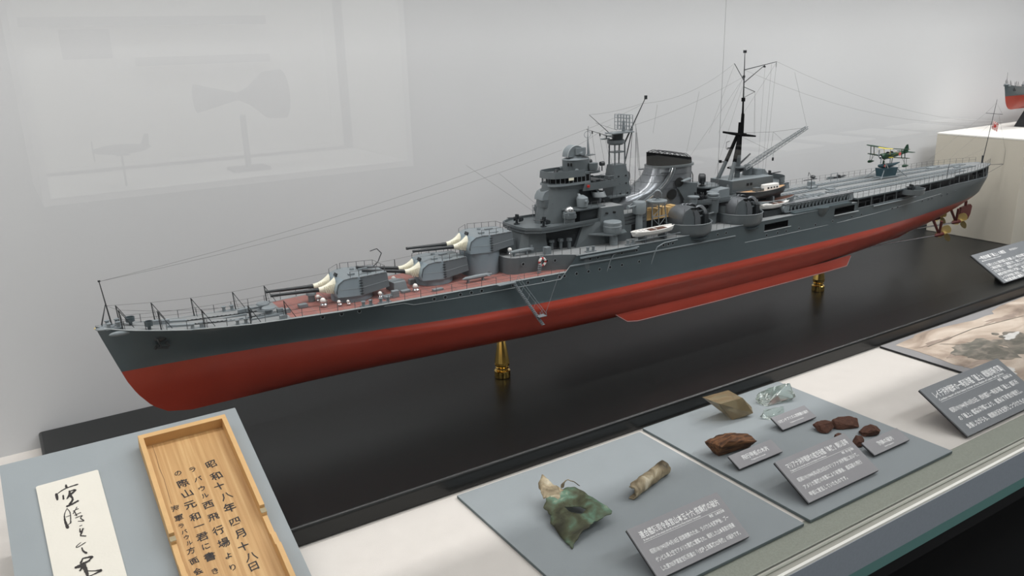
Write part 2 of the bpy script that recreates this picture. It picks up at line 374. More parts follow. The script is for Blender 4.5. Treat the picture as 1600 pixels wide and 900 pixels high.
def label_stand(name, label, x, y, z, w, d, ang, lines, face='label_grey', th=.004, rule=True, flat=False, rz=0):
    """tilted caption plate: local x along width, local y up the slope; origin at front left bottom"""
    root = thing(name, label, 'caption plate', (x, y, z), (0, 0, rz))
    R = Matrix.Rotation(ang, 4, 'X'); T = Matrix.Translation((0, 0, .0025)) @ R
    def tr(m): 
        q = M(); q.merge(m, T); return q
    p = M().use(face).box(0, w, 0, d, th*.5, th); link('plate', tr(p).mesh('plate', smooth=0), root)
    p = M().use('label_black').box(0, w, -.0002, d, 0, th*.5)
    link('backing', tr(p).mesh('backing', smooth=0), root)
    # folded foot behind the plate
    h = d*math.sin(ang); q = M().use('label_black')
    if not flat:
        q.box(w*.2, w*.9, d*math.cos(ang)*.5, d*math.cos(ang)*.5+.002, 0, h*.5); q.box(w*.2, w*.9, .004, d*math.cos(ang)*.5, 0, .0015)
        link('foot', q.mesh('foot', smooth=0), root)
    else:
        q.box(w*.12, w*.95, .003, .006, 0, .0035); q.box(w*.12, w*.95, d*.55, d*.55+.002, 0, .0025+d*.55*math.sin(ang)); q.box(w*.12, w*.95, .003, d*.55, 0, .001)
        link('foot', q.mesh('foot', smooth=0), root)
    t = M().use('label_white')
    for (s, fx, fy, sz, fw) in lines:
        put_text(t, s, fx*w, fy*d, sz, fw*w if fw else None, th+.0003, sz*.014)
    if rule: t.box(.07*w, .93*w, .665*d, .665*d+.0003, th+.0001, th+.0003)
    if t.v: link('lettering', tr(t).mesh('lettering', smooth=0), root)
    return root

# ------------------------------------------------------------------ captions
A30 = math.radians(29)
label_stand('caption_plate', 'large grey caption plate in front of the torn green metal', .5235, .5606, TB, .1400, .0625, math.radians(30.5), [
    ('連合艦隊司令長官山本五十六 搭乗機の破片', .075, .76, .0092, .87), ('Broken pieces of the attack aircraft on board by Fleet Admiral Yamamoto', .08, .69, .0034, .62), ('寄贈　山本記念館', .77, .60, .0038, .17),
    ('昭和18(1943)年4月18日 前線視察のため、ラバウルを離陸後、ブー', .075, .44, .0062, .86), ('ゲンビル島上空でアメリカ軍機に襲撃され、戦死した山本長官が搭乗', .075, .27, .0062, .86),
    ('した第705海軍航空隊所属の「1式陸上攻撃機323号機」の破片です。', .075, .10, .0062, .86)])
label_stand('caption_plate', 'large grey caption plate between wood chunk and the small shell label', .7773, .5680, TB, .1400, .0640, A30, [
    ('マリアナ沖海戦時の航空母艦「隼鷹」関係品等', .075, .76, .0092, .87), ('Fragments of the aircraft carrier at the Battle of the Mariana', .08, .69, .0034, .50), ('寄贈　関係者御遺族', .77, .60, .0038, .17),
    ('昭和19(1944)年6月20日のマリアナ沖海戦において、', .075, .44, .0066, .86), ('アメリカ軍機の攻撃により被爆後、艦橋脇の飛行', .075, .27, .0066, .82),
    ('甲板に散乱していたものです。', .075, .10, .0066, .52)])
label_stand('caption_plate', 'dark grey large caption plate standing before the sepia print board', 1.1125, .5585, FZ, .2150, .0910, A30, [
    ('レイテ沖海戦時の一等巡洋艦「最上」戦闘詳報(写真)', .07, .76, .0135, .87), ('Combat report of the heavy cruiser at the Battle of Leyte Gulf (photo)', .07, .69, .0050, .82), ('寄贈　遺族関係者', .77, .60, .0055, .18),
    ('昭和19(1944)年10月25日、西村艦隊一等巡洋艦「最上」艦隊所', .075, .44, .0092, .86), ('の「最上」艦橋は砲撃により、艦長以下幹部が戦死し、', .075, .27, .0092, .80),
    ('負傷しながらも、戦闘状況を記録しつづけたものです。', .075, .10, .0092, .82)], face='label_dark')
label_stand('caption_plate', 'dark grey caption plate standing on the black platform at far right', 1.8193, .8827, 0, .2250, .0920, math.radians(30.5), [
    ('一等巡洋艦「最上」の模型', .05, .80, .0105, .48), ('Model of the heavy cruiser', .05, .73, .0045, .35), ('縮尺百分の一', .62, .82, .006, .16),
    ('三隈とともに第四艦隊に所属した一等巡洋艦で、当初は', .05, .56, .0085, .86), ('二等巡洋艦として建造され、後に二十センチ砲に換装', .05, .45, .0085, .86),
    ('されました。　昭和十七年のミッドウェー海戦の後に', .05, .34, .0085, .86), ('後部を飛行甲板に改装し、航空巡洋艦となりました。', .05, .23, .0085, .86),
    ('レイテ沖海戦に参加し、砲撃と空襲により大破した後、', .05, .12, .0085, .86), ('味方駆逐艦の雷撃により沈没しました。', .05, .02, .0085, .70)], face='label_dark', rule=False)
label_stand('small_label', 'small grey label lying in front of the brown wood chunk', .7730, .6755, TB, .0850, .0235, math.radians(24), [('飛行甲板の木片', .2, .42, .0085, .6), ('Fragment of wood', .33, .2, .0030, .32)], rule=False, flat=True, th=.003)
label_stand('small_label', 'small grey label lying beside the clear glass pieces', .9110, .7190, TB, .0745, .0255, math.radians(24), [('12センチプリズム双眼鏡の破片', .06, .46, .0062, .88), ('Fragments of binoculars', .3, .22, .0028, .4)], rule=False, flat=True, th=.003)
label_stand('small_label', 'small grey label lying beside the rusty shell fragments', .9500, .5955, TB, .0800, .0235, math.radians(24), [('砲弾の破片', .28, .42, .0080, .42), ('Shell fragment', .36, .2, .0028, .26)], rule=False, flat=True, th=.003)

# ------------------------------------------------------------------ sloped board with slip and box lid
P1A = Vector((-.0555, 1.0362, .0900)); EL = math.radians(19.7)
# board local frame: x right, y up the slope, z normal; origin at back left corner of the top face
MP1 = Matrix.Translation(P1A) @ Matrix.Rotation(EL, 4, 'X')
def p1(m):
    q = M(); q.merge(m, MP1); return q
sb = M().use('board_blue'); LB = .350
fr = MP1 @ Vector((0, -LB, 0)); bk = MP1 @ Vector((0, 0, 0)); zb = FZ+.0005; xr = P1A.x+.2675
sb.use('board_edge').sideprism([(fr.y, zb), (.8525, zb), (.8525, .0006), (bk.y, .0006), (bk.y, bk.z), (fr.y, fr.z)], P1A.x, xr)
sb.v = [(y, x, z) for x, y, z in sb.v]; sb.f = [f[::-1] for f in sb.f]
sb.use('board_blue'); sb.m = [(0 if {round(sb.v[i][2], 4) for i in f} == {round(fr.z, 4), round(bk.z, 4)} else 1) for f in sb.f]
sbo = link('sloped_board', sb.mesh('sloped_board', smooth=0)); sbo['label'] = 'blue-grey sloped board at lower left under the paper slip and wooden lid'; sbo['category'] = 'board'
# paper slip with brush writing
slip = M().use('paper').prism([(.0319, -.0510), (.0340, -.230), (.0975, -.230), (.0960, -.0500), (.0945, -.0487), (.0335, -.0497)], .0003, .0022)
slo = link('calligraphy_slip', p1(slip).mesh('calligraphy_slip', smooth=0)); slo['label'] = 'cream paper slip with black brush calligraphy at the lower left'; slo['category'] = 'paper slip'
STROKES = [[(61.1, 59.3, 1.0), (61.0, 62.9, 1.7), (61.6, 65.2, 1.0)], [(50.1, 69.1, 1.7), (50.1, 74.6, 1.9), (50.1, 79.2, 1.2)], [(50.7, 70.1, 0.7), (56.9, 66.3, 1.1), (63.7, 64.4, 1.1), (72.6, 63.7, 1.5)], [(56.3, 74.2, 1.0), (55.9, 80.7, 1.3)], [(63.1, 70.0, 1.0), (62.8, 75.4, 1.8), (60.2, 80.0, 1.3), (59.0, 81.5, 0.7)], [(63.4, 71.1, 1.0), (68.9, 71.4, 1.8), (63.4, 77.3, 1.5), (64.1, 81.7, 1.1)], [(63.8, 77.5, 1.0), (64.4, 84.8, 1.5), (60.7, 90.3, 1.8)], [(57.5, 92.5, 1.9), (63.1, 91.3, 1.7), (69.6, 88.7, 1.6)], [(57.5, 95.2, 0.5), (53.9, 103.1, 0.7), (53.1, 112.4, 1.3), (54.3, 123.8, 2.1)], [(57.4, 95.8, 0.5), (59.2, 101.5, 0.6), (59.0, 109.2, 0.7), (57.7, 118.6, 0.8)], [(54.6, 107.6, 0.5), (58.4, 107.0, 0.7)], [(54.8, 119.8, 0.6), (58.7, 116.8, 0.7)], [(67.0, 97.4, 0.6), (62.0, 105.7, 0.7)], [(62.3, 101.9, 0.5), (67.9, 100.4, 0.7)], [(63.6, 101.5, 0.6), (64.9, 110.3, 0.8)], [(63.0, 108.6, 0.6), (69.5, 107.0, 0.7)], [(63.3, 112.7, 0.7), (70.0, 112.1, 0.7), (68.0, 115.1, 0.7), (70.4, 120.1, 0.9), (65.0, 118.4, 0.5)], [(65.4, 125.9, 0.5), (68.0, 125.5, 0.6)], [(65.3, 129.3, 0.7), (65.1, 134.8, 1.2), (68.8, 130.8, 0.6)], [(67.9, 130.4, 0.8), (66.3, 135.3, 1.2), (64.5, 138.7, 1.0)], [(64.2, 139.6, 0.9), (69.2, 142.3, 1.0)], [(63.3, 148.9, 0.5), (58.9, 152.0, 0.6), (59.3, 154.0, 0.6), (67.5, 150.7, 0.7)], [(63.2, 156.1, 0.8), (63.7, 160.9, 1.1), (66.4, 165.5, 1.6)], [(61.7, 170.7, 0.9), (70.3, 172.3, 1.8), (67.6, 175.3, 0.9)], [(61.9, 170.8, 0.9), (59.1, 176.2, 1.5)], [(67.8, 176.1, 1.4), (60.0, 178.2, 1.8), (53.5, 179.7, 1.7)], [(53.5, 179.7, 1.7), (59.8, 180.9, 1.7), (57.1, 185.5, 1.1)], [(61.6, 176.8, 2.0), (62.2, 185.8, 2.5), (62.9, 193.8, 1.6), (62.5, 199.6, 0.9)], [(64.3, 188.9, 0.6), (70.0, 191.4, 0.7), (75.9, 193.5, 1.7), (66.9, 195.7, 0.7), (64.4, 196.3, 1.2), (60.2, 200.3, 0.7)]]
def catmull(P, n=6):
    out = []
    for i in range(len(P)-1):
        a, b, c, d = P[max(i-1, 0)], P[i], P[i+1], P[min(i+2, len(P)-1)]
        for k in range(n):
            t = k/n
            out.append(tuple(.5*((2*b[j])+(-a[j]+c[j])*t+(2*a[j]-5*b[j]+4*c[j]-d[j])*t*t+(-a[j]+3*b[j]-3*c[j]+d[j])*t**3) for j in range(3)))
    out.append(P[-1]); return out
ink = M().use('ink')
for kk, S in enumerate(STROKES):
    P = catmull(S); Lp = []; Rp = []
    zz = .0023+kk*.000012
    for i, (x, y, w) in enumerate(P):
        x2, y2 = P[min(i+1, len(P)-1)][:2]; x1, y1 = P[max(i-1, 0)][:2]; dx, dy = x2-x1, y2-y1; L = math.hypot(dx, dy) or 1
        w = max(.7, w*1.55)*(1+.15*math.sin(i*2.3+kk)); nx, ny = -dy/L*w/2, dx/L*w/2
        Lp.append(((x+nx)/1000, -(y+ny)/1000, zz)); Rp.append(((x-nx)/1000, -(y-ny)/1000, zz))
    ink.grid([Lp, Rp])
    x, y, w = P[0]; ink.add([((x+w*.5*math.cos(a*PI/4))/1000, -(y+w*.5*math.sin(a*PI/4))/1000, zz) for a in range(8)], [tuple(range(8))])
    x, y, w = P[-1]; ink.add([((x+w*.5*math.cos(a*PI/4))/1000, -(y+w*.5*math.sin(a*PI/4))/1000, zz) for a in range(8)], [tuple(range(8))])
link('brush_writing', p1(ink).mesh('brush_writing', smooth=0), slo)
# wooden box lid, inscribed inside
lid = thing('wooden_box_lid', 'shallow light wood box lid with ink inscription inside, open side up', 'box lid', tuple(MP1 @ Vector((.195, -.17, 0))))
def lidpart(name, m, sm=0):
    q = p1(m); me = q.mesh(name, off=tuple(-Vector(lid.location)), smooth=sm); return link(name, me, lid)
LX0, LX1, LY0, LY1 = .1445, .2475, -.330, -.0275
WTH = .0068; WH = .0195
lidpart('base_panel', M().use('lid_wood').box(LX0+.001, LX1-.001, LY0, LY1-.001, .0004, .005))
bevel(lidpart('end_wall', M().use('lid_edge').box(LX0, LX1, LY1-WTH, LY1, .0004, WH)), .0006, 2)
bevel(lidpart('end_wall', M().use('lid_edge').box(LX0, LX1, LY0, LY0+WTH, .0004, WH)), .0006, 2)
for s in (0, 1):
    xa, xb = ((LX0, LX0+WTH*.8), (LX1-WTH*.8, LX1))[s]
    prof = [(LY0+WTH, .005), (LY1-WTH, .005), (LY1-WTH, WH), (-.188, WH), (-.189, WH-.004), (-.197, WH-.004), (-.198, WH-.0075), (-.226, WH-.0075), (-.227, WH-.004), (-.2445, WH-.004), (-.2455, WH), (LY0+WTH, WH)]
    m = M().use('lid_edge').sideprism([(a, b) for a, b in prof], xa, xb)
    m.v = [(b, a, c) for a, b, c in m.v]; m.f = [f[::-1] for f in m.f]
    m.use('lid_edge').box(xa, xb, LY0+WTH, LY1-WTH, .0004, .005)
    lidpart('side_wall', m)
    cl = M().use('paper_edge').box(xa-.0004, xb+.0004, -.1965, -.1900, WH-.0045, WH-.0034)
    lidpart('notch_step', cl)
for k, (y0, y1) in enumerate([(-.15, -.034), (-.33, -.15)]):
    pass
crk = M().use('rope_brown')
cr = [(.1585, -.036), (.1588, -.055), (.1580, -.075), (.1592, -.095), (.1586, -.115), (.1580, -.135)]
for a, b in zip(cr, cr[1:]): crk.prism([(a[0]-.0002, a[1]), (a[0]+.0002, a[1]), (b[0]+.0002, b[1]), (b[0]-.0002, b[1])], .005, .0052)
lidpart('crack_line', crk)
COLS = [('昭和十八年四月十八日', .0125, [(213.2, 92.1), (213.5, 112.9), (212.7, 129.5), (215.8, 147.8), (214.6, 165.3), (214.3, 187.5), (214.6, 206.2), (213.0, 224.3), (216.7, 241.1), (215.2, 253.9)]),
        ('ラバウル西飛行場より', .0115, [(191.8, 92.3), (193.6, 109.3), (194.1, 125.5), (194.5, 137.4), (194.3, 152.3), (194.8, 171.6), (194.7, 192.4), (195.4, 211.3), (195.1, 229.8), (195.4, 246.4)]),
        ('の際山元和一君に書き', .0118, [(175.3, 91.8), (177.0, 109.4), (177.2, 126.4), (176.4, 144.5), (176.7, 163.7), (177.7, 177.9), (177.0, 194.1), (177.3, 208.2), (177.5, 223.2), (177.7, 243.2)]),
        ('海軍ラバウル方面会', .0088, [(160.8, 143.3), (160.9, 158.3), (160.7, 170.3), (161.5, 179.7), (162.0, 188.0), (162.9, 196.7), (161.8, 207.4), (161.6, 222.0), (161.9, 236.6)])]
rr = random.Random(3)
for txt, sz, pos in COLS:
    m = M().use('ink')
    for ch, (cx, cy) in zip(txt, pos):
        s2 = sz*(.72 if ch in 'ラバウルのによりき' else 1)*rr.uniform(.94, 1.08)
        vs, fs = text_geo(ch, s2*1.05, None, s2*.016)
        if not vs: continue
        mx = (min(v[0] for v in vs)+max(v[0] for v in vs))/2; my = (min(v[1] for v in vs)+max(v[1] for v in vs))/2
        a = rr.uniform(.02, .16); sh = rr.uniform(-.05, .12)
        out = []
        for v in vs:
            x, y = v[0]-mx, v[1]-my; w = .035*s2*math.sin(x/s2*9+y/s2*5)
            x, y = x*1.04+sh*y+w*.5, y+w; out.append((x*math.cos(a)-y*math.sin(a)+cx/1000, x*math.sin(a)+y*math.cos(a)-cy/1000, .0053))
        m.add(out, fs)
    lidpart('inscription', m)

# ------------------------------------------------------------------ relics on the flat boards
def sheet(name, outline, hole, hf, th, mt, parent, cuts=3, nz=.0012):
    bm = bmesh.new(); loops = [outline]+([hole] if hole else [])
    for L in loops:
        vs = []
        for i, (x, y) in enumerate(L):      # roughened outline
            x2, y2 = L[(i+1) % len(L)]
            for k in range(4):
                t = k/4; px, py = lerp(x, x2, t), lerp(y, y2, t)
                j = Vector((px*260, py*260, 1)); px += .0018*noise.noise(j); py += .0018*noise.noise(j+Vector((5, 5, 5)))
                vs.append(bm.verts.new((px, py, 0)))
        for a, b in zip(vs, vs[1:]+vs[:1]): bm.edges.new((a, b))
    bmesh.ops.triangle_fill(bm, use_beauty=True, use_dissolve=False, edges=bm.edges[:])
    for _ in range(cuts):
        es = [e for e in bm.edges if e.calc_length() > .0045]
        if not es: break
        bmesh.ops.subdivide_edges(bm, edges=es, cuts=1); bmesh.ops.triangulate(bm, faces=bm.faces[:])
    bmesh.ops.recalc_face_normals(bm, faces=bm.faces[:])
    for v in bm.verts:
        v.co.z = hf(v.co.x, v.co.y)+nz*noise.noise(v.co*140)+nz*.5*noise.noise(v.co*420)
    me = bpy.data.meshes.new(name); bm.to_mesh(me); bm.free(); me.materials.append(MAT[mt])
    me.polygons.foreach_set('use_smooth', [True]*len(me.polygons))
    o = link(name, me, parent); md = o.modifiers.new('solid', 'SOLIDIFY'); md.thickness = th; md.offset = 0
    return o
SHEET = [(0.5461, 0.7556), (0.5557, 0.735), (0.5582, 0.7119), (0.5596, 0.6953), (0.5579, 0.6789), (0.5539, 0.6757), (0.543, 0.6746), (0.5396, 0.6738), (0.533, 0.6744), (0.5281, 0.6752), (0.5206, 0.6745), (0.5146, 0.6693), (0.5074, 0.6697), (0.5001, 0.669), (0.4947, 0.6653), (0.4911, 0.6659), (0.4836, 0.6612), (0.4872, 0.6862), (0.491, 0.7143), (0.4983, 0.7236), (0.497, 0.7388), (0.5057, 0.7452), (0.5099, 0.7501), (0.5252, 0.7486)]
HOLE = [(0.5176, 0.7214), (0.5245, 0.7170), (0.5317, 0.7108), (0.5340, 0.6995), (0.5277, 0.6968), (0.5200, 0.7009), (0.5160, 0.7100)]
rel = thing('torn_aircraft_skin', 'torn green and tan aircraft skin fragment with a slot-shaped hole', 'metal fragment', (.522, .715, TB))
def hs(x, y):
    t = max(0, min(1, (x-.486)/.03)); r = math.sin(t*PI/2)
    h = .002+.0115*r+.005*math.exp(-((x-.545)/.012)**2-((y-.70)/.03)**2)+.004*math.exp(-((y-.745)/.01)**2)
    return h
def loc_sheet(name, o, h, f, th, mt, **k):
    L = rel.location; oo = [(x-L.x, y-L.y) for x, y in o]; hh = [(x-L.x, y-L.y) for x, y in h] if h else None
    return sheet(name, oo, hh, lambda x, y: f(x+L.x, y+L.y), th, mt, rel, **k)
loc_sheet('green_skin', SHEET, HOLE, hs, .0011, 'metal_green')
TAN = [(0.5247, 0.7792), (0.5247, 0.7677), (0.5285, 0.7609), (0.5327, 0.7538), (0.5406, 0.7469), (0.5312, 0.7399), (0.5178, 0.7361), (0.5076, 0.7415), (0.5064, 0.7509), (0.5091, 0.7652), (0.5142, 0.7725), (0.519, 0.7761)]
o = loc_sheet('bent_flap', TAN, None, lambda x, y: .016+max(0, (y-.736))*.34-.30*abs(x-.522-.1*(y-.75)), .0014, 'metal_tan', nz=.003); o['label'] = 'tan corroded bent flap'
STRIP = [(0.5381, 0.7584), (0.5471, 0.7548), (0.5527, 0.7465), (0.5545, 0.7411), (0.5504, 0.7455), (0.5489, 0.7513), (0.5442, 0.7569), (.537, .752)]
loc_sheet('curled_strip', STRIP, None, lambda x, y: .018+.008*math.sin((x-.537)*150), .001, 'metal_tan')

def rough_lump(name, pts, mt, cuts, amp, freq, label=None, cat=None, parent=None, smooth=30, off=(0, 0, 0), group=None):
    bm = bmesh.new()
    for p in pts: bm.verts.new(p)
    r = bmesh.ops.convex_hull(bm, input=bm.verts[:])
    bmesh.ops.delete(bm, geom=[v for v in bm.verts if not v.link_faces], context='VERTS')
    bmesh.ops.triangulate(bm, faces=bm.faces[:])
    for _ in range(cuts):
        bmesh.ops.subdivide_edges(bm, edges=bm.edges[:], cuts=1, use_grid_fill=True); bmesh.ops.triangulate(bm, faces=[f for f in bm.faces if len(f.verts) > 3])
    zmin = min(v.co.z for v in bm.verts)
    bm.normal_update()
    for v in bm.verts:
        d = amp*noise.noise(v.co*freq)+amp*.5*noise.noise(v.co*freq*2.7)
        v.co += v.normal*d; v.co.z = max(v.co.z, zmin)
    c = Vector((sum(v.co.x for v in bm.verts)/len(bm.verts), sum(v.co.y for v in bm.verts)/len(bm.verts), zmin))
    for v in bm.verts: v.co -= c
    me = bpy.data.meshes.new(name); bm.to_mesh(me); bm.free(); me.materials.append(MAT[mt])
    if smooth: me.polygons.foreach_set('use_smooth', [True]*len(me.polygons)); me.set_sharp_from_angle(angle=math.radians(smooth))
    o = link(name, me, parent, c)
    if label: o['label'] = label; o['category'] = cat
    return o
def Z(pts): return [(x, y, TB+.0003+h) for x, y, h in pts]
# pipe-like rolled fragment
def rolled(name, a, b, r, label):
    a = Vector(a); b = Vector(b); d = b-a; L = d.length; q = Matrix.Rotation(math.atan2(d.y, d.x), 3, 'Z')
    rows = []; n = 30
    for j in range(n+1):
        t = j/n; row = []
        for i in range(25):
            ang = math.radians(-75-(i/24)*335) if t > .24 else math.radians(-75-(i/24)*335*(.62+.38*(t/.24)**2))
            k = r*(1+.18*noise.noise(Vector((t*9, math.cos(ang)*1.5, math.sin(ang)*1.5)))+.10*noise.noise(Vector((t*30, i*.6, 2))))*(1+.10*(t > .93))
            x = t*L+.004*noise.noise(Vector((i*.35, t*2, 7)))*(1 if t in (0, 1) else .2)
            row.append(a+q @ Vector((x, k*math.cos(ang), k*.92*math.sin(ang))))
        rows.append([tuple(p-a) for p in row])
    m = M().use('metal_tan').grid(rows); me = m.mesh(name, smooth=60); o = link(name, me, None, tuple(a)); o['label'] = label; o['category'] = 'metal fragment'
    md = o.modifiers.new('solid', 'SOLIDIFY'); md.thickness = .0015; md.offset = -1
    return o
rolled('rolled_metal_tube', (.6097, .7065, TB+.0096), (.6886, .7300, TB+.0100), .0078, 'rolled tan corroded metal tube right of the torn green fragment')
PRISM = [(0.8517, 0.8239, 0.034), (0.9032, 0.8198, 0.034), (0.8985, 0.7866, 0.034), (0.8552, 0.7909, 0.034), (0.9171, 0.7846, 0.015), (0.9172, 0.78, 0.006), (0.9149, 0.7843, 0.002), (0.8832, 0.7906, 0), (0.8791, 0.8111, 0.012), (0.9133, 0.8195, 0)]
rough_lump('prism_block', Z(PRISM), 'brown_prism', 3, .0005, 90, 'brownish glass prism block leaning at the back left of the fragments board', 'glass fragment', smooth=18)
GLASS1 = [(0.9599, 0.8153, 0.006), (0.9634, 0.8134, 0.014), (0.9793, 0.8058, 0.022), (0.9977, 0.7999, 0.024), (1.0163, 0.7941, 0.026), (1.0137, 0.7802, 0.008), (1.0151, 0.7869, 0), (0.9632, 0.7929, 0), (0.9598, 0.8092, 0), (1.0051, 0.8152, 0)]
rough_lump('glass_shard', Z(GLASS1), 'clear_shard', 2, .0022, 120, 'large clear broken glass chunk at the back right of the fragments board', 'glass fragment', smooth=12)
GLASS2 = [(0.9195, 0.7698, 0.004), (0.9305, 0.7707, 0.012), (0.9436, 0.7638, 0.014), (0.9578, 0.7576, 0.014), (0.9576, 0.754, 0.004), (0.9484, 0.7563, 0), (0.9294, 0.7584, 0), (0.925, 0.7703, 0)]
rough_lump('glass_shard', Z(GLASS2), 'clear_shard', 2, .0018, 160, 'small clear glass shard just behind the small prism label', 'glass fragment', smooth=12)
WOOD = [(0.7699, 0.7375, 0.020), (0.7777, 0.7409, 0.012), (0.7943, 0.7381, 0.022), (0.8169, 0.7288, 0.024), (0.8337, 0.7164, 0.022), (0.8399, 0.7041, 0.014), (0.8404, 0.7160, 0), (0.8115, 0.7200, 0), (0.7828, 0.7220, 0), (0.7838, 0.7340, 0.0), (0.7885, 0.7099, 0.026), (0.7779, 0.712, 0.02)]
rough_lump('wood_chunk', Z(WOOD), 'wood_chunk', 3, .0016, 110, 'brown splintered wood chunk at the left of the fragments board', 'wood fragment', smooth=40)
for i, (cx, cy, rx, ry, h, a, lb) in enumerate([(q[0], q[1], q[2]*1.5, q[3]*1.5, q[4]*1.25, q[5], q[6]) for q in [
        (.9655, .6885, .0115, .0095, .011, -.7, 'round dished rusty fragment, leftmost of the rusty pieces'),
        (.9995, .6790, .0165, .0085, .012, -.5, 'long rusty fragment, largest of the rusty pieces'),
        (1.0075, .6430, .0120, .0080, .011, -.4, 'knobbly rusty fragment directly behind the small shell label'),
        (.9672, .6325, .0072, .0065, .010, .3, 'small blocky rusty fragment touching the left of the shell label'),
        (.9600, .6600, .0050, .0040, .006, .2, 'tiny rusty fragment peeping from behind the large caption plate')]]):
    r2 = random.Random(i+11); pts = []
    for k in range(26):
        u = r2.uniform(0, 2*PI); w = r2.uniform(.0, 1); rr2 = math.sqrt(1-(w*.8)**2)*(r2.uniform(.82, 1.0))
        x, y = rx*rr2*math.cos(u), ry*rr2*math.sin(u)
        pts.append((cx+x*math.cos(a)-y*math.sin(a), cy+x*math.sin(a)+y*math.cos(a), TB+.0003+h*w))
    rough_lump('rusty_fragment', pts, 'rust', 2, .0016, 190, lb, 'rusty fragment', smooth=30)

# ================================================================== the cruiser model (ship units: 1 = 1 cm on the model)
SX, SY, SZ, SB = .072, 1.10, .149, 7.8
ship = thing('cruiser_model', 'large grey and red model warship with a flight deck aft, standing on two brass pedestals', 'model ship', (SX, SY, SZ-SB*.01))
XF = None
def SP(name, m, parent=None, smooth=35, **k):
    if XF: m.v = [XF(*p) for p in m.v]
    return link(name, m.mesh(name, .01, (0, 0, SB), smooth), parent or ship, **k)
def SC_copy(o, parent, dx, dy, dz, name=None, mirror=False):
    c = o.copy(); COL.objects.link(c); c.parent = parent; c.location = Vector(c.location)+Vector((dx, dy, dz))*.01
    return c

BD = [(0, .15), (.6, .75), (1.5, 1.15), (3, 1.6), (5, 2.15), (10, 3.1), (20, 4.5), (33, 6.2), (46, 7.5), (65, 8.9), (80, 9.5), (100, 9.8), (130, 9.6), (150, 8.8), (165, 7.8), (185, 5.9), (195, 4.4), (199.2, 2.8), (200.6, 1.6), (201, .8)]
BW = [(0, .05), (4, .35), (10, .95), (20, 2.3), (32, 4.5), (46, 7.2), (60, 9.0), (75, 9.95), (100, 10.2), (130, 10.0), (150, 9.1), (165, 7.7), (180, 5.6), (190, 3.9), (198, 2.0), (201, .4)]
ZD = [(0, 6.6), (2, 6.1), (5, 5.5), (10, 4.8), (17, 4.25), (30, 4.05), (46, 4.15), (66, 4.15), (68.2, 6.5), (138.3, 6.35), (138.6, 5.05), (160, 5.15), (175, 5.25), (188, 5.0), (201, 4.6)]
NN = [(0, 1.3), (12, 1.8), (28, 2.4), (60, 4.2), (90, 5.5), (130, 4.5), (155, 3.2), (180, 2.6), (201, 2.2)]
KZ = -7.4
S0 = [(-7.4, 9.7), (-6.8, 6.7), (-5.5, 4.9), (-3.4, 3.4), (-1.5, 2.5), (0, 2.0), (2, 1.35), (4.2, .65), (5.6, .2), (6.6, 0)]
S1 = [(-7.4, 152), (-6.6, 165), (-5.4, 174.5), (-3.7, 184.5), (-2.2, 191.5), (-.8, 196.5), (-.2, 198.8), (.4, 200.2), (6.6, 201.3)]
def zdk(s): return tab(ZD, s)
def hull_pt(s, f):      # f 1..0 above water, 0..-1 below
    if f >= 0:
        z = f*zdk(s); t = min(1, z/(4.1 if s > 12 else zdk(s)))
        bw, bd = stab(BW, s), stab(BD, s); b = bw+(bd-bw)*t**(1.5 if s < 45 else 1.0)
        if z < .8 and s > 30: b += 0
    else:
        z = f*(-KZ); g = -f; n = tab(NN, s)
        b = stab(BW, s)*max(0, (1-g**n))**(1/(1.25 if s < 15 else 1.7))
        if 28 < s < 165: b += .45*math.exp(-((g-.16)/.12)**2)*min(1, (s-28)/16)*min(1, (165-s)/20)
    s0, s1 = tab(S0, z), tab(S1, z)
    x = s
    if s < 40: x = s0+s*(40-s0)/40
    if s > 110: x = 110+(s-110)*(s1-110)/(201.3-110)
    return x, b, z
def hb(s, z):
    f = z/zdk(s) if z >= 0 else z/(-KZ)
    return hull_pt(s, f)[1]
ST = [0, .3, .8, 1.5, 2.5, 4, 6, 8, 10, 13, 16, 20, 24, 28, 32, 36, 40, 45, 50, 55, 60, 64, 66, 66.8, 67.6, 68.2, 72, 76, 80, 85, 90, 95, 100, 105, 110.7, 114.2, 117.2, 121, 126, 131, 134.2, 137.6, 138.3, 138.6, 143, 148, 152, 156, 160, 164, 168, 172, 176, 180, 184, 187, 190, 192.5, 195, 197, 198.6, 199.8, 200.6, 201]
FL = [1, .94, .885, .74, .70, .6, .5, .38, .25, .12, 0, -.07, -.14, -.21, -.30, -.40, -.50, -.6, -.7, -.78, -.86, -.92, -.97, -1]
def in_open(s, f):
    if 110.7 <= s <= 117.2 and .70 <= f <= .885: return not (s < 114.2 and f > .74+.1)
    if 131 <= s <= 137.6 and .74 <= f <= .94: return True
    return False
H = M()
for side in (-1, 1):
    rows = [[(lambda p: (p[0], side*p[1], p[2]))(hull_pt(s, f)) for s in ST] for f in FL]
    n = len(ST); o = len(H.v)
    for r in rows: H.v += r
    for j in range(len(FL)-1):
        H.use('ship_side' if FL[j+1] >= 0 else 'antifoul_red')
        for i in range(n-1):
            if in_open((ST[i]+ST[i+1])/2, (FL[j]+FL[j+1])/2): continue
            a, b, c, d = o+j*n+i, o+j*n+i+1, o+(j+1)*n+i+1, o+(j+1)*n+i
            H.f.append((a, d, c, b) if side < 0 else (a, b, c, d)); H.m.append(H.k)
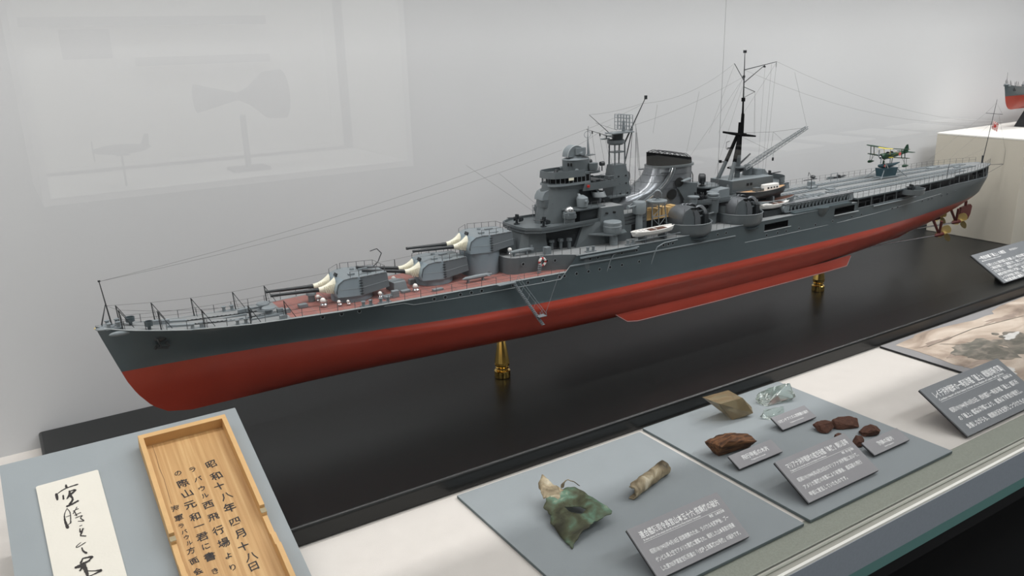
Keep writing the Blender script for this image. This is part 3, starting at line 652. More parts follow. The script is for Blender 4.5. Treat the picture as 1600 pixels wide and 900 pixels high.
# flat of bottom, stem and transom closing strips
bl = [hull_pt(s, -1) for s in ST]; n = len(ST)
H.use('antifoul_red').grid([[(x, -y-.001, z) for x, y, z in bl], [(x, y+.001, z) for x, y, z in bl]])
for idx, rev in ((0, 0), (n-1, 1)):
    for j in range(len(FL)-1):
        H.use('ship_side' if FL[j+1] >= 0 else 'antifoul_red')
        p, q = hull_pt(ST[idx], FL[j]), hull_pt(ST[idx], FL[j+1])
        H.add([(p[0], -p[1], p[2]), (p[0], p[1], p[2]), (q[0], q[1], q[2]), (q[0], -q[1], q[2])], [(0, 1, 2, 3) if rev else (3, 2, 1, 0)])
bmh = bmesh.new(); mh = H.mesh('hull', 1, (0, 0, 0), 0); bmh.from_mesh(mh)
bmesh.ops.remove_doubles(bmh, verts=bmh.verts[:], dist=.004)
bmesh.ops.recalc_face_normals(bmh, faces=[f for f in bmh.faces])
for v in bmh.verts: v.co = (v.co+Vector((0, 0, SB)))*.01
bmh.to_mesh(mh); bmh.free(); mh.polygons.foreach_set('use_smooth', [True]*len(mh.polygons)); mh.set_sharp_from_angle(angle=math.radians(38))
hull = link('hull', mh, ship)
# recesses behind the side openings
for (a, b, z0, z1) in ((110.5, 117.4, 4.35, 5.8), (130.8, 137.8, 4.6, 6.1)):
    for s in (-1, 1):
        y0, y1 = sorted((s*(9.2), s*6.6))
        m = M().use('dark_opening'); m.box(a, b, y0, y1, z0, z1)
        m.f.pop(2 if s < 0 else 3); m.m.pop()
        SP('side_recess', m, smooth=0)
        yy = s*9.62
        SP('recess_sill', M().use('strake_light').box(a, b+.6, min(yy, yy+s*.22), max(yy, yy+s*.22), z0-.02, z0+.1), smooth=0)
def deck(name, mt, sa, sb_, inset, dz=0, zf=None, step=2.5, lift=.02):
    m = M().use(mt); rows = []
    k = max(2, int((sb_-sa)/step)); S = [sa+(sb_-sa)*i/k for i in range(k+1)]
    for s in S:
        w = stab(BD, s)-inset; z = (zf(s) if zf else zdk(s))+dz; x = hull_pt(s, 1)[0]
        rows.append([(x, w*t, z-0*abs(t)) for t in (1, .8, .5, 0, -.5, -.8, -1)])
    return SP(name, m.grid(rows), smooth=35)
deck('foredeck', 'ship_deck', .05, 23.0, .06, .0)
deck('linoleum_deck', 'linoleum', 23.0, 68.2, .10, .0, zf=lambda s: tab([(17, 4.25), (30, 4.05), (46, 4.15), (69, 4.15)], s))
# grey waterway margin and brass deck strips over the linoleum
m = M().use('ship_deck')
for sgn in (-1, 1):
    rows = []
    for i in range(23):
        s = 23.2+i*2; w = stab(BD, s); z = tab(ZD, min(s, 66))+.02; rows.append([(s, sgn*(w-.55), z), (s, sgn*(w-.05), z)])
    m.grid(rows)
SP('deck_margin', m, smooth=0)
m = M().use('ship_light')
for s in [25+i*1.9 for i in range(22)]: m.box(s, s+.03, -(stab(BD, s)-.6), stab(BD, s)-.6, zdk(min(s, 66))-.05, zdk(min(s, 66))+.03)
SP('deck_strips', m, smooth=0)
deck('upper_deck', 'ship_deck', 68.2, 138.3, .05, .0)
deck('gallery_deck', 'dark_metal', 138.6, 200.8, .12, -.55)
# gunwale edge strip and lower strakes along both sides
def strake(name, mt, pts, r=.07):
    for sgn in (-1, 1):
        P = [(hull_pt(s, z/zdk(s))[0], sgn*(hb(s, z)+r*.3), z) for s, z in pts]
        SP(name, M().use(mt).path(P, r, 5))
strake('gunwale_edge', 'strake_light', [(s, zdk(s)) for s in [.8, 2, 4, 7, 10, 14, 18, 22, 26, 30, 34, 38, 42, 46, 50, 54, 58, 62, 66]], .07)
strake('plate_strake', 'strake_light', [(36, 3.75), (39, 3.7), (40.5, 3.2), (46, 3.15), (52, 3.15), (58, 3.15), (62, 3.15), (65, 3.2), (66.8, 5.0)], .045)
strake('side_pipe', 'ship_light', [(66.8, 5.0), (72, 4.95), (80, 4.85), (88, 4.8), (95, 4.75), (103, 4.7)], .14)
strake('plate_strake', 'strake_light', [(105.5, 3.1), (115, 3.05), (125, 3.05), (135, 3.05), (145, 3.15), (155, 3.4), (165, 3.7), (172, 3.8)], .045)
strake('gunwale_edge', 'ship_light', [(s, zdk(s)) for s in [68.3, 75, 82, 90, 98, 106, 114, 122, 130, 138.2]], .08)
strake('gunwale_edge', 'ship_light', [(s, zdk(s)) for s in [138.8, 146, 154, 162, 170, 178, 184, 190, 195, 198.5, 200]], .06)
# bilge keels
for sgn in (-1, 1):
    m = M().use('antifoul_red'); rows = []
    for i in range(31):
        s = 76+i*2.1; e = min(1, i/1.2, (30-i)/.7+.15); y = hb(s, -4.9)-.1; rows.append([(s, sgn*y, -4.9), (s, sgn*(y+.75*e), -4.9-1.75*e)])
    r2 = [[(x, y, z-.12) for x, y, z in r] for r in rows]
    m.grid([[r[0] for r in rows], [r[1] for r in rows], [r[1] for r in r2], [r[0] for r in r2]])
    SP('bilge_keel', m, smooth=40)
    SP('keel_edge_highlight', M().use('strake_light').path([r[1] for r in rows], .035, 4))  # highlight along the bilge keel edge, painted as a pale line
# keel skeg, rudder, shafts, propellers
SP('skeg', M().use('antifoul_red').sideprism([(140, -7.3), (150, -7.6), (168, -7.0), (176, -5.2), (160, -5.2)], -.35, .35))
SP('rudder', M().use('rudder_red').sideprism([(193.4, -3.2), (197.4, -2.8), (198.2, -3.4), (197.8, -5.4), (197.0, -6.5), (194.6, -6.6), (193.2, -5.0)], -.28, .28)
   .lathe([(.35, 0), (.35, 1.5)], (195.6, 0, -3.3), 10))
def propeller(hx, y, z, sx0, sz0):
    m = M().use('silver').tube((sx0, y*.93, sz0), (hx-3.6, y, z), .17, n=8); SP('propeller_shaft', m)
    m = M().use('rudder_red').lathe([(.15, -4.2), (.42, -3.4), (.48, -1.2), (.4, -.5)], (hx, y, z), 12, 'x')
    for dy, dx in ((1.5, -1.2), (-1.2, -.6)):
        m.tube((hx-2.2, y, z), (hx-2.4+dx, y+dy*.6, z+3.4), .26, .34, 6)
    SP('shaft_bracket', m)
    pr = M().use('gold_brass').lathe([(.42, -.7), (.5, 0), (.36, .7), (.05, 1.25)], (hx, y, z), 12, 'x')
    for k in range(3):
        a = 2*PI*k/3+4.0; vs = []; rows = []
        for i in range(7):
            t = i/6; r = .35+1.75*t; wd = .12+1.0*math.sin(PI*min(1, t*.95+.04))**.6
            row = []
            for q in range(5):
                u = (q/4-.5)*2*wd; x = u*.42; ta = u*.95/max(r, .8); row.append((hx+x, y+r*math.cos(a+ta), z+r*math.sin(a+ta)))
            rows.append(row)
        pr.grid(rows); pr.grid([[(p[0]+.09, p[1], p[2]) for p in r][::-1] for r in rows])
    SP('propeller', pr, smooth=50)
for sgn in (-1, 1):
    propeller(178.3, sgn*5.3, -6.6, 150, -5.6)
    propeller(189.6, sgn*2.6, -5.6, 166, -4.8)
# hull side details: portholes, anchors, hawse, pipes
ph = M().use('ship_light').lathe([(.30, 0), (.30, .06), (.22, .06)], (0, 0, 0), 12, 'y', cap=False)
ph.use('dark_opening').lathe([(.225, .04), (.01, .045)], (0, 0, 0), 12, 'y', cap=False)
phm = ph.mesh('porthole', .01)
PH = [(s, 3.6) for s in (27.4, 30, 32.5, 43.6, 45.3, 47.7, 49.5, 51.2, 56.5, 59.1, 61.8, 64.8, 65.7, 68, 70.3, 72.5, 74.6, 77, 80.6, 111.3, 114.3, 116.7, 120.4, 125.2, 130.5, 136.8, 140.1)]
PH += [(s, 5.6) for s in (70.7, 72.2, 77, 80.1, 85.9, 87.0, 88.0, 98.5, 100.6)]+[(s, 3.3) for s in (151.2, 153.3, 163.4, 166.2, 167.8, 172.3, 175, 178.9)]
for s, z in PH:
    for sgn in (-1, 1):
        d = (hb(s+1, z)-hb(s-1, z))/2
        rz = -sgn*0+(PI if sgn < 0 else 0)+(math.atan(d)*(1 if sgn < 0 else -1))*-1*(-1 if sgn < 0 else 1)*(-1)
        link('porthole', phm, ship, (s*.01, sgn*hb(s, z)*.01, (z+SB)*.01), (0, 0, (PI if sgn < 0 else 0)+(-math.atan(d) if sgn < 0 else math.atan(d))*-1*(-1)))
for sgn in (-1, 1):
    y = hb(7.2, 3.6); m = M().use('dark_metal').ball((7.0, sgn*(y+.02), 4.0), .55, 12, 8, 1.4, .4, .8)
    m.tube((6.6, sgn*(y+.3), 4.1), (6.9, sgn*(y+.05), 2.7), .13); m.cbox((7.0, sgn*(y+.15), 2.75), (1.5, .2, .28), 0, .2).cbox((6.3, sgn*(y+.1), 3.0), (.3, .3, .7), 0, .5).cbox((7.7, sgn*(y+.2), 3.1), (.3, .3, .7), 0, -.5)
    SP('anchor', m)
    m = M().use('ship_light'); P = [(s, sgn*(hb(s, 5.2)+.08), z) for s, z in ((80.5, 6.2), (77.2, 6.1), (75.3, 5.6), (74.6, 4.6), (73.8, 2.6))]; m.path(P, .1, 5)
    P = [(s, sgn*(hb(s, 5.2)+.08), z) for s, z in ((89, 6.1), (86.0, 6.0), (84.5, 5.5), (83.9, 4.5), (83.2, 2.7))]; m.path(P, .1, 5)
    SP('discharge_pipe', m)
    P = [(s, sgn*(hb(s, 5.9)+.1), 6.0) for s in (68.6, 72, 76, 80)]; SP('side_fender', M().use('ship_side').path(P, .28, 6))
SP('bow_chock', M().use('ship_light').ball((1.0, 0, 6.25), .9, 14, 8, 1.3, 1.2, .35).ball((2.6, -1.35, 5.55), .7, 12, 8, 2.0, .5, .5).ball((2.6, 1.35, 5.55), .7, 12, 8, 2.0, .5, .5))
SP('bow_emblem', M().use('gold_brass').ball((-.05, 0, 6.3), .16, 10, 6))
SP('stem_fairlead', M().use('ship_side').ball((1.2, 0, 4.2), .35, 10, 6))
# railing helper
def rail(name, pts, h, sp_, wires=2, mt='wire', r=.045, parent=None, wr=.022):
    m = M().use(mt)
    P = [Vector(p) for p in pts]; L = [0]
    for a, b in zip(P, P[1:]): L.append(L[-1]+(b-a).length)
    def at(d):
        for i in range(len(P)-1):
            if d <= L[i+1]+1e-6: return P[i].lerp(P[i+1], (d-L[i])/max(1e-6, L[i+1]-L[i]))
        return P[-1]
    n = max(1, round(L[-1]/sp_))
    for i in range(n+1):
        p = at(L[-1]*i/n); m.tube(p, p+Vector((0, 0, h)), r, n=4)
    for k in range(wires):
        z = Vector((0, 0, h*(k+1)/wires)); m.path([p+z for p in P], wr, 3)
    return SP(name, m, parent, 0)
for sgn in (-1, 1):
    rail('guard_rail', [(hull_pt(s, 1)[0], sgn*(stab(BD, s)-.25), zdk(s)) for s in (3, 6, 10, 15, 20, 26, 32, 38, 45, 52, 60, 66)], 1.15, 2.4)
    rail('guard_rail', [(s, sgn*(stab(BD, s)-.25), zdk(s)) for s in (69, 76, 84, 89)], 1.0, 2.6, 1)
    rail('guard_rail', [(s, sgn*(stab(BD, s)-.25), zdk(s)) for s in (98.5, 102)], 1.0, 1.8, 1)
    rail('guard_rail', [(s, sgn*(stab(BD, s)-.2), zdk(s)) for s in (139, 150, 160, 170, 180, 190, 198)], 1.0, 2.6, 1)
    # tall paired awning stanchions on the foredeck with the top wire
    tops = []
    for s in (2.9, 7.2, 12.3, 18.0, 22.6):
        w = stab(BD, s)-.3; z = zdk(s); m = M().use('dark_metal')
        m.tube((s, sgn*w, z), (s-.15, sgn*w, z+2.6), .09, .05, 5).tube((s+1.3, sgn*w, z), (s-.1, sgn*w, z+2.5), .045, n=4).tube((s+.3, sgn*(w-.6), z), (s-.1, sgn*w, z+2.5), .03, n=4)
        SP('awning_stanchion', m, smooth=0); tops.append((s-.15, sgn*w, z+2.6))
    if sgn > 0:
        tops += [(44, sgn*7.0, 6.6), (54, 7.7, 6.8), (60, 8.0, 6.9)]
        for p in tops[-3:]: SP('awning_stanchion', M().use('dark_metal').tube((p[0], p[1], 4.1), p, .09, .06, 5), smooth=0)
    SP('awning_wire', M().use('wire').path([(1.6, 0, 9.0)]+tops, .02, 3), smooth=0)
SP('jackstaff', M().use('dark_metal').tube((1.9, 0, 6.0), (1.3, 0, 12.2), .11, .06, 6).tube((.6, .35, 6.2), (1.55, 0, 9.2), .05, n=4).tube((.6, -.35, 6.2), (1.55, 0, 9.2), .05, n=4).cbox((1.3, 0, 12.25), (.3, .2, .18)))

# foredeck fittings
def deckz(s): return tab([(0, 6.6), (2, 6.1), (5, 5.5), (10, 4.8), (17, 4.25), (30, 4.05), (46, 4.15), (68, 4.15)], s)
def bollard(s, y, z=None):
    z = deckz(s) if z is None else z; m = M().use('ship_light').cbox((s, y, z+.06), (1.9, .7, .12))
    for d in (-.55, .55): m.lathe([(.24, 0), (.22, .55), (.32, .58), (.32, .7)], (s+d, y, z+.1), 10)
    SP('bollard', m)
for s, y in ((2.0, -.75), (2.0, .75), (11.4, -2.9), (16.9, -3.6), (16.9, 3.6), (33.8, -5.7), (36.4, -5.8)): bollard(s, y)
bollard(71.5, -8.2, 6.5); bollard(79.5, -8.6, 6.5)
for s, y, r in ((4.1, .7, .55), (5.9, -1.7, .5)):
    SP('tub_vent', M().use('ship_side').lathe([(.2, 0), (.22, .5), (r, .55), (r*1.05, 1.15), (r*.9, 1.15), (r*.85, .7)], (s, y, deckz(s)), 12))
for s, y in ((7.2, .6), (8.2, .5), (18.2, 1.6), (19.2, 1.7), (22.8, -1.2), (23.5, -1.9), (21.8, 3.3), (22.2, -4.4)):
    SP('deck_locker', M().use('ship_light').cbox((s, y, deckz(s)+.3), (.9, .6, .6)))
for y in (-1.1, 1.1):
    m = M().use('dark_metal'); s = 9.6
    while s < 20.6:
        yy = y*(1+.15*math.sin(s*.5)); m.cbox((s, yy, deckz(s)+.09), (.34, .2, .1), .0).cbox((s+.28, yy, deckz(s)+.09), (.24, .1, .16)); s += .56
    SP('anchor_chain', m, smooth=0)
    m = M().use('ship_light').sideprism([(7.8, deckz(7.8)-.05), (11.2, deckz(11.2)-.05), (10.8, deckz(10.8)+.25), (8.2, deckz(8.2)+.3)], y-.35, y+.35); SP('chain_trough', m)
    SP('capstan', M().use('ship_light').lathe([(1.1, 0), (1.1, .15), (.55, .2), (.5, .75), (.95, .85), (.9, 1.05), (.2, 1.15)], (21.2, y*1.15, deckz(21)), 18))
SP('breakwater', M().use('ship_light').prism([(19.4, -1.6), (19.6, -1.6), (23.0, -2.6), (22.8, -2.6)], 4.1, 4.5).prism([(20.5, 2.2), (20.7, 2.2), (23.0, 4.4), (22.8, 4.4)], 4.1, 4.5))
for s, y, L in ((17.0, .3, 3.2), (17.0, -1.3, 3.2), (20.4, -2.4, 4.2), (19.6, 2.6, 2.4)):
    SP('deck_beam', M().use('ship_light').cbox((s, y, deckz(s)+.12), (L, .28, .24), .0))
SP('derrick_post', M().use('dark_metal').tube((18.6, -1.9, 4.1), (18.5, -1.9, 5.6), .14, .1, 6))
# linoleum-deck fittings: white-capped vents, hatches, skylight box
def mushroom(s, y, r=.55, z=4.15, cap='white_paint'):
    m = M().use('silver').lathe([(r*.9, 0), (r*.95, r*.5), (r*.7, r*.9), (r*.95, r*1.1), (r, r*1.5)], (s, y, z), 14); m.use(cap).ball((s-.15, y-.15, z+r*1.75), r*.7, 14, 8)
    SP('mushroom_vent', m)
for s, y, r in ((28.7, -2.3, .55), (29.0, .6, .42), (30.7, -3.2, .34), (31.9, -3.6, .3), (36.9, -3.4, .42), (41.6, 2.2, .5), (42.4, -3.7, .52)): mushroom(s, y, r)
SP('mushroom_vent', M().use('ship_light').lathe([(.5, 0), (.5, .9), (.75, 1.0), (.7, 1.3)], (28.2, 1.4, 4.1), 12))
for s, y, d in ((26.2, -.6, (1.2, 1.0, .4)), (37.9, -4.0, (1.8, 1.0, .35)), (38.8, -4.2, (1.0, .8, .9)), (45.2, -5.3, (1.6, .7, .3)), (41.0, -3.0, (1.3, .9, .3)), (43.6, .2, (.8, .8, .8))):
    SP('deck_hatch', M().use('ship_light').cbox((s, y, 4.15+d[2]/2), d))
m = M().use('ship_light').prism([(39.6, -2.2), (41.8, -2.2), (42.1, -.6), (41.2, .6), (39.4, .4)], 4.15, 5.5, [(39.7, -2.0), (41.6, -2.0), (41.9, -.6), (41.1, .4), (39.5, .2)]); SP('ventilator_house', m)
def paravane(s, y, z, L=5.2):
    m = M().use('ship_light').lathe([(.05, -L/2), (.28, -L/2+.6), (.33, 0), (.28, L/2-.9), (.12, L/2)], (s, y, z+.75), 10, 'x')
    m.cbox((s+L*.3, y, z+.75), (.25, 1.9, .1), .3).cbox((s+L*.42, y, z+.9), (.4, .08, .9)).cbox((s-L*.3, y, z+.25), (.2, .5, .5)).cbox((s+L*.2, y, z+.25), (.2, .5, .5))
    SP('paravane', m)
paravane(52.3, -4.7, 4.15); paravane(61.0, -4.0, 6.75, 4.6)

# ------------------------------------------------------------------ turrets
def turret(cx, zb, zdeck, elev, name='gun_turret'):
    """cx barbette centre, zb underside of the gunhouse"""
    t = link(name, None, ship, (cx*.01, 0, (zb+SB)*.01)); t.empty_display_size = .01
    def tp(n, m, sm=35, **k): return link(n, m.mesh(n, .01, (0, 0, 0), sm), t, **k)
    d = zdeck-zb
    tp('barbette', M().use('turret_grey').lathe([(3.05, d-.3), (3.05, min(-.55, d+.0)), (3.2, -.5), (3.2, -.02)], (0, 0, 0), 40) if d < -1.6 else
       M().use('turret_grey').lathe([(3.0, d-.3), (3.0, -.02)], (0, 0, 0), 40))
    # gunhouse: loft over side profile with plan taper (rear half coloured darker, as turned from the light)
    prof = [(-3.0, 0), (-3.25, .9), (-2.9, 1.9), (-2.1, 2.5), (-1.0, 2.72), (4.7, 2.55), (4.9, .35), (3.2, .0)]
    def hw(x, z): return (2.55+.95*min(1, (x+3.2)/3.4) if x < .2 else 3.5-.95*(x-.2)/4.7)-.22*z/2.7
    g = M().use('turret_grey')
    xs_top = [(-3.25, .9), (-2.9, 1.9), (-2.1, 2.5), (-1.0, 2.72), (.2, 2.70), (4.75, 2.5)]
    bot = [(-3.05, 0), (-2.9, 0), (-2.1, 0), (-1.0, 0), (.2, 0), (4.95, .3)]
    for sgn in (-1, 1):
        T = [(x, sgn*hw(x, z), z) for x, z in xs_top]; B = [(x, sgn*hw(x, z), z) for x, z in bot]
        g.use('turret_grey').grid([T[:5], B[:5]] if sgn > 0 else [B[:5], T[:5]])
        g.use('turret_shaded').grid([T[4:], B[4:]] if sgn > 0 else [B[4:], T[4:]])
    g.use('ship_light').grid([[(x, -hw(x, z), z) for x, z in xs_top[2:]], [(x, hw(x, z), z) for x, z in xs_top[2:]]])
    g.use('turret_grey').grid([[(x, -hw(x, z), z) for x, z in [bot[0]]+xs_top[:3]], [(x, hw(x, z), z) for x, z in [bot[0]]+xs_top[:3]]])
    x, z = xs_top[-1]; x2, z2 = bot[-1]
    g.use('turret_shaded').add([(x, -hw(x, z), z), (x, hw(x, z), z), (x2, hw(x2, z2), z2), (x2, -hw(x2, z2), z2)], [(0, 3, 2, 1)])
    g.grid([[(x, hw(x, z), z) for x, z in bot], [(x, -hw(x, z), z) for x, z in bot]])
    tp('gunhouse', g)
    for sgn in (-1, 1):   # raised dark seam round the front and top edge, side rungs, belt line
        P = [(-3.2, .6), (-3.2, .95), (-2.88, 1.9), (-2.1, 2.5), (-1.0, 2.72), (4.7, 2.52)]
        s = M().use('dark_metal')
        for (xa, za), (xb, zb2) in zip(P, P[1:]):
            k = 5
            for i in range(k):
                u, w = i/k, (i+.68)/k; a = (lerp(xa, xb, u)+.1, lerp(za, zb2, u)-.05); b = (lerp(xa, xb, w)+.1, lerp(za, zb2, w)-.05)
                s.tube((a[0], sgn*(hw(*a)+.03), a[1]), (b[0], sgn*(hw(*b)+.03), b[1]), .06, n=4)
        tp('edge_seam', s)
        s = M().use('dark_metal')
        for i in range(6): s.cbox((.25, sgn*(hw(.3, .4*i)+.06), .3+.38*i), (.5, .12, .08))
        tp('side_rungs', s, 0)
        s = M().use('ship_light').path([(-2.7, sgn*(hw(-2.7, 1.1)+.01), 1.1), (.2, sgn*(hw(.2, 1.1)+.01), 1.1), (4.8, sgn*(hw(4.8, 1.2)+.01), 1.25)], .025, 4); tp('belt_seam', s)
    ce, se = math.cos(elev), math.sin(elev)
    for y in (-1.15, 1.15):
        b = M().use('dark_metal'); o = Vector((-3.0, y, 1.15)); dr = Vector((-ce, 0, se))
        b.tube(o, o+dr*3.0, .36, .30, 12).tube(o+dr*3.0, o+dr*9.0, .27, .19, 12).tube(o+dr*8.8, o+dr*9.1, .22, .22, 12)
        tp('gun_barrel', b)
        c = M().use('canvas_white'); rows = []
        for i in range(9):       # pleated canvas blast bag, widening upward to the gunhouse
            t_ = i/8; x = lerp(-5.3, -2.85, t_); top = lerp(1.15+.38, 2.75, t_**2.0)+se*2*(1-t_); lo = lerp(1.15-.36, .2, t_**1.1)+se*2*(1-t_); w = lerp(.36, .56, t_)*(1+.05*(i % 2))
            mz, hz = (top+lo)/2, (top-lo)/2
            rows.append([(x+.12*(math.sin(a) if 0 else 0), y+w*math.cos(a)*(1 if abs(math.cos(a)) < .9 else .96), mz+hz*math.sin(a)) for a in [2*PI*k/16 for k in range(17)]])
        c.grid(rows)
        for k in range(6): 
            tt = .35+.11*k; x = lerp(-5.5, -2.9, tt); zlo = lerp(1.0, .45, tt)
            c.tube((x, y-.50, zlo+.95+.1*k), (x+.35, y-.54, zlo-.1), .06, n=5)
        tp('blast_bag', c, 60)
    # roof fittings and rails
    r = M().use('ship_light').cbox((-.4, -1.5, 2.85), (.9, .5, .25)).cbox((2.2, .6, 2.75), (1.4, .35, .2)).cbox((1.6, -1.9, 2.7), (1.8, .1, .12)).lathe([(.35, 0), (.3, .3)], (.8, 1.3, 2.65), 10)
    r.use('dark_metal').cbox((-2.2, 0, 2.75), (.2, .9, .5), 0, .5); tp('roof_fitting', r)
    w = M().use('wire')
    def railp(P, h=.85):
        for a, b in zip(P, P[1:]):
            k = max(1, round((Vector(b)-Vector(a)).length/1.35))
            for i in range(k+1): q = Vector(a).lerp(Vector(b), i/k); w.tube(q, q+Vector((0, 0, h)), .045, n=4)
            w.tube(Vector(a)+Vector((0, 0, h)), Vector(b)+Vector((0, 0, h)), .035, n=4)
    railp([(-2.4, 2.1, 2.35), (-.9, 2.7, 2.7)]); railp([(-.4, 2.9, 2.7), (4.5, 2.2, 2.55), (4.6, -2.0, 2.55)]); railp([(-1.0, -2.7, 2.7), (.2, -3.0, 2.7), (4.4, -2.25, 2.55)])
    tp('roof_rail', w, 0)
    return t
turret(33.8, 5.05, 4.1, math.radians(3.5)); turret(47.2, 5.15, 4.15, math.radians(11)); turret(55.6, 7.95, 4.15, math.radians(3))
m = M().use('dark_metal').path([(38.0, 1.6, 7.5), (38.9, 1.6, 8.1), (39.6, 1.6, 9.4), (38.9, 1.6, 10.2), (37.8, 1.6, 10.0)], .07, 5); SP('roof_davit', m)

# ------------------------------------------------------------------ superstructure
G, GD, GL = 'ship_grey', 'dark_metal', 'ship_light'
def P2(name, pts, z0, z1, mt=G, top=None, smooth=30, roof=None):
    m = M().use(mt).prism(pts, z0, z1, top)
    if roof: m.use(roof); m.m[1] = m.k
    return SP(name, m, smooth=smooth)
def sym(p): return [(x, -y) for x, y in p]+[(x, y) for x, y in p[::-1]]
# forward deckhouse with rounded front, ladder and lifebuoy
fd = [(57.9, .0), (57.9, 3.4)]+[(57.9+1.9*(1-math.cos(a)), 3.4+1.9*math.sin(a)) for a in (.3, .6, .9, 1.2, PI/2)]+[(63.5, 5.9), (66.5, 7.3), (69.0, 9.0), (70.5, 9.2)]
P2('forward_deckhouse', sym(fd[1:]), 4.0, lambda x, y: tab([(57, 6.85), (69, 6.53), (75, 6.5)], x), G, roof='ship_deck')
for s, y in ((60.2, 5.55), (64.2, 6.3), (65.4, 6.85)):
    for sgn in (-1, 1): link('porthole', phm, ship, (s*.01, sgn*(y+.02)*.01, (5.75+SB)*.01), (0, 0, PI if sgn < 0 else 0))
m = M().use(GL)
for o_ in (0, .55): m.tube((62.0+o_, -6.9, 4.2), (63.2+o_, -6.0, 6.8), .05, n=4)
for i in range(9): t = i/9; m.cbox((62.27+1.2*t, -6.9+.9*t, 4.3+2.5*t), (.6, .25, .06))
SP('inclined_ladder', m, smooth=0)
lb = M().use('white_paint')
for k in range(24):
    a0, a1 = 2*PI*k/24, 2*PI*(k+1)/24; lb.use('red_paint' if k % 6 in (0, 5) else 'white_paint')
    lb.tube((63.35+.56*math.cos(a0), -6.35, 5.75+.56*math.sin(a0)), (63.35+.56*math.cos(a1), -6.35, 5.75+.56*math.sin(a1)), .2, n=8)
SP('lifebuoy', lb, label='red and white lifebuoy')
rail('guard_rail', [(58.6, -4.6, 6.85), (59.8, -5.2, 6.8), (63.5, -5.7, 6.7), (66.4, -7.0, 6.6), (69, -8.7, 6.5)], 1.1, 1.5, 1)
rail('guard_rail', [(58.6, 4.6, 6.85), (63.5, 5.7, 6.7), (69, 8.7, 6.5)], 1.1, 1.5, 1)
# shield housings in front of the bridge, below the gun platform
P2('bridge_front_house', [(61.2, -2.6), (62.4, -3.6), (66.0, -4.0), (66.0, 4.0), (62.4, 3.6), (61.2, 2.6)], 6.6, 10.2, G, [(62.4, -2.2), (63.2, -3.0), (66, -3.5), (66, 3.5), (63.2, 3.0), (62.4, 2.2)])
P2('vent_trunk', [(59.6, -1.8), (61.3, -2.0), (61.3, 2.0), (59.6, 1.8)], 6.7, 9.0, G, [(60.0, -1.6), (61.3, -1.8), (61.3, 1.8), (60.0, 1.6)])
mushroom(59.6, -2.8, .5, 6.8)
SP('deck_locker', M().use(GL).cbox((64.8, -5.6, 7.2), (1.0, .9, 1.2)))
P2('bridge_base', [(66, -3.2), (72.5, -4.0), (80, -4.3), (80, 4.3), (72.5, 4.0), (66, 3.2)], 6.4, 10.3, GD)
P2('bridge_side_house', [(71.2, -4.6), (76.6, -5.6), (76.6, -2), (71.2, -2)], 6.4, 10.3, G, [(73.0, -4.4), (76.6, -5.4), (76.6, -2), (73.0, -2)])
for s, y in ((67.0, -3.7), (68.6, -4.0), (69.9, -4.6)): SP('deck_vent', M().use(G).lathe([(.3, 0), (.3, 1.3), (.5, 1.4), (.45, 1.8)], (s, y, 6.5), 8))
# machine gun platform with bulwark
pf = [(61.9, 1.6), (62.2, 3.4), (64.2, 5.0), (66.5, 5.3), (74.0, 5.0), (78.5, 4.8)]
P2('gun_platform', sym(pf), 10.15, 10.45, G)
m = M().use(G); pts = sym(pf); C = Vector((70, 0))
pp = [(78.5, -4.8)]+[(x, y) for x, y in [(74, -5.0), (66.5, -5.3), (64.2, -5.0), (62.2, -3.4), (61.9, -1.6), (61.9, 1.6), (62.2, 3.4), (64.2, 5.0), (66.5, 5.3), (74, 5.0)]]
m.grid([[(x, y, 9.95) for x, y in pp], [(x, y, 10.85) for x, y in pp]]); m.grid([[(x+.15, y*.975, 10.85) for x, y in pp], [(x+.15, y*.975, 9.95) for x, y in pp]]); m.grid([[(x, y, 10.85) for x, y in pp], [(x+.15, y*.975, 10.85) for x, y in pp]])
SP('platform_bulwark', m, smooth=20)
def aa_gun(s, y, z, rz=0, n=2, sc=1.0):
    m = M().use(GD).lathe([(.5, 0), (.5, .15), (.22, .2), (.22, .8)], (0, 0, 0), 10)
    for k in range(n):
        yy = (k-(n-1)/2)*.34
        m.tube((.5, yy, 1.0), (-1.9, yy, 1.35), .09, .05, 6).cbox((.35, yy, 1.0), (1.1, .22, .32), 0, .12)
        m.cbox((.1, yy, 1.35), (.35, .22, .55))
    m.cbox((.2, .62, .8), (.6, .08, .7)).cbox((.2, -.62, .8), (.6, .08, .7)).lathe([(.32, 0), (.32, .08)], (.55, -.75, .8), 10, 'y').cbox((.95, 0, .45), (.5, .5, .12))
    q = M(); q.merge(m, Matrix.Translation((s, y, z)) @ Matrix.Rotation(rz, 4, 'Z') @ Matrix.Scale(sc, 4)); SP('machine_gun_mount', q)
aa_gun(63.8, 1.6, 10.45, .15); aa_gun(66.0, -3.0, 10.45, .1)
def xf_bridge(x, y, z):
    k = 1-.28*max(0, min(1, (z-14.4)/.8))
    return ((x if z < 15.5 else 68.7+(x-67.6)*.90), y*k, z if z < 15 else 15+(z-15)*.72)
def xf_mast(x, y, z): return (x, y, z if z < 15 else 15+(z-15)*.72)
def xf_hood(x, y, z): return (68.0+(x-66)*.62, y*.7, z-1.0)
def xf_funnel(x, y, z): return (x, y, 9.4+(z-9.4)*.86)
XF = xf_bridge
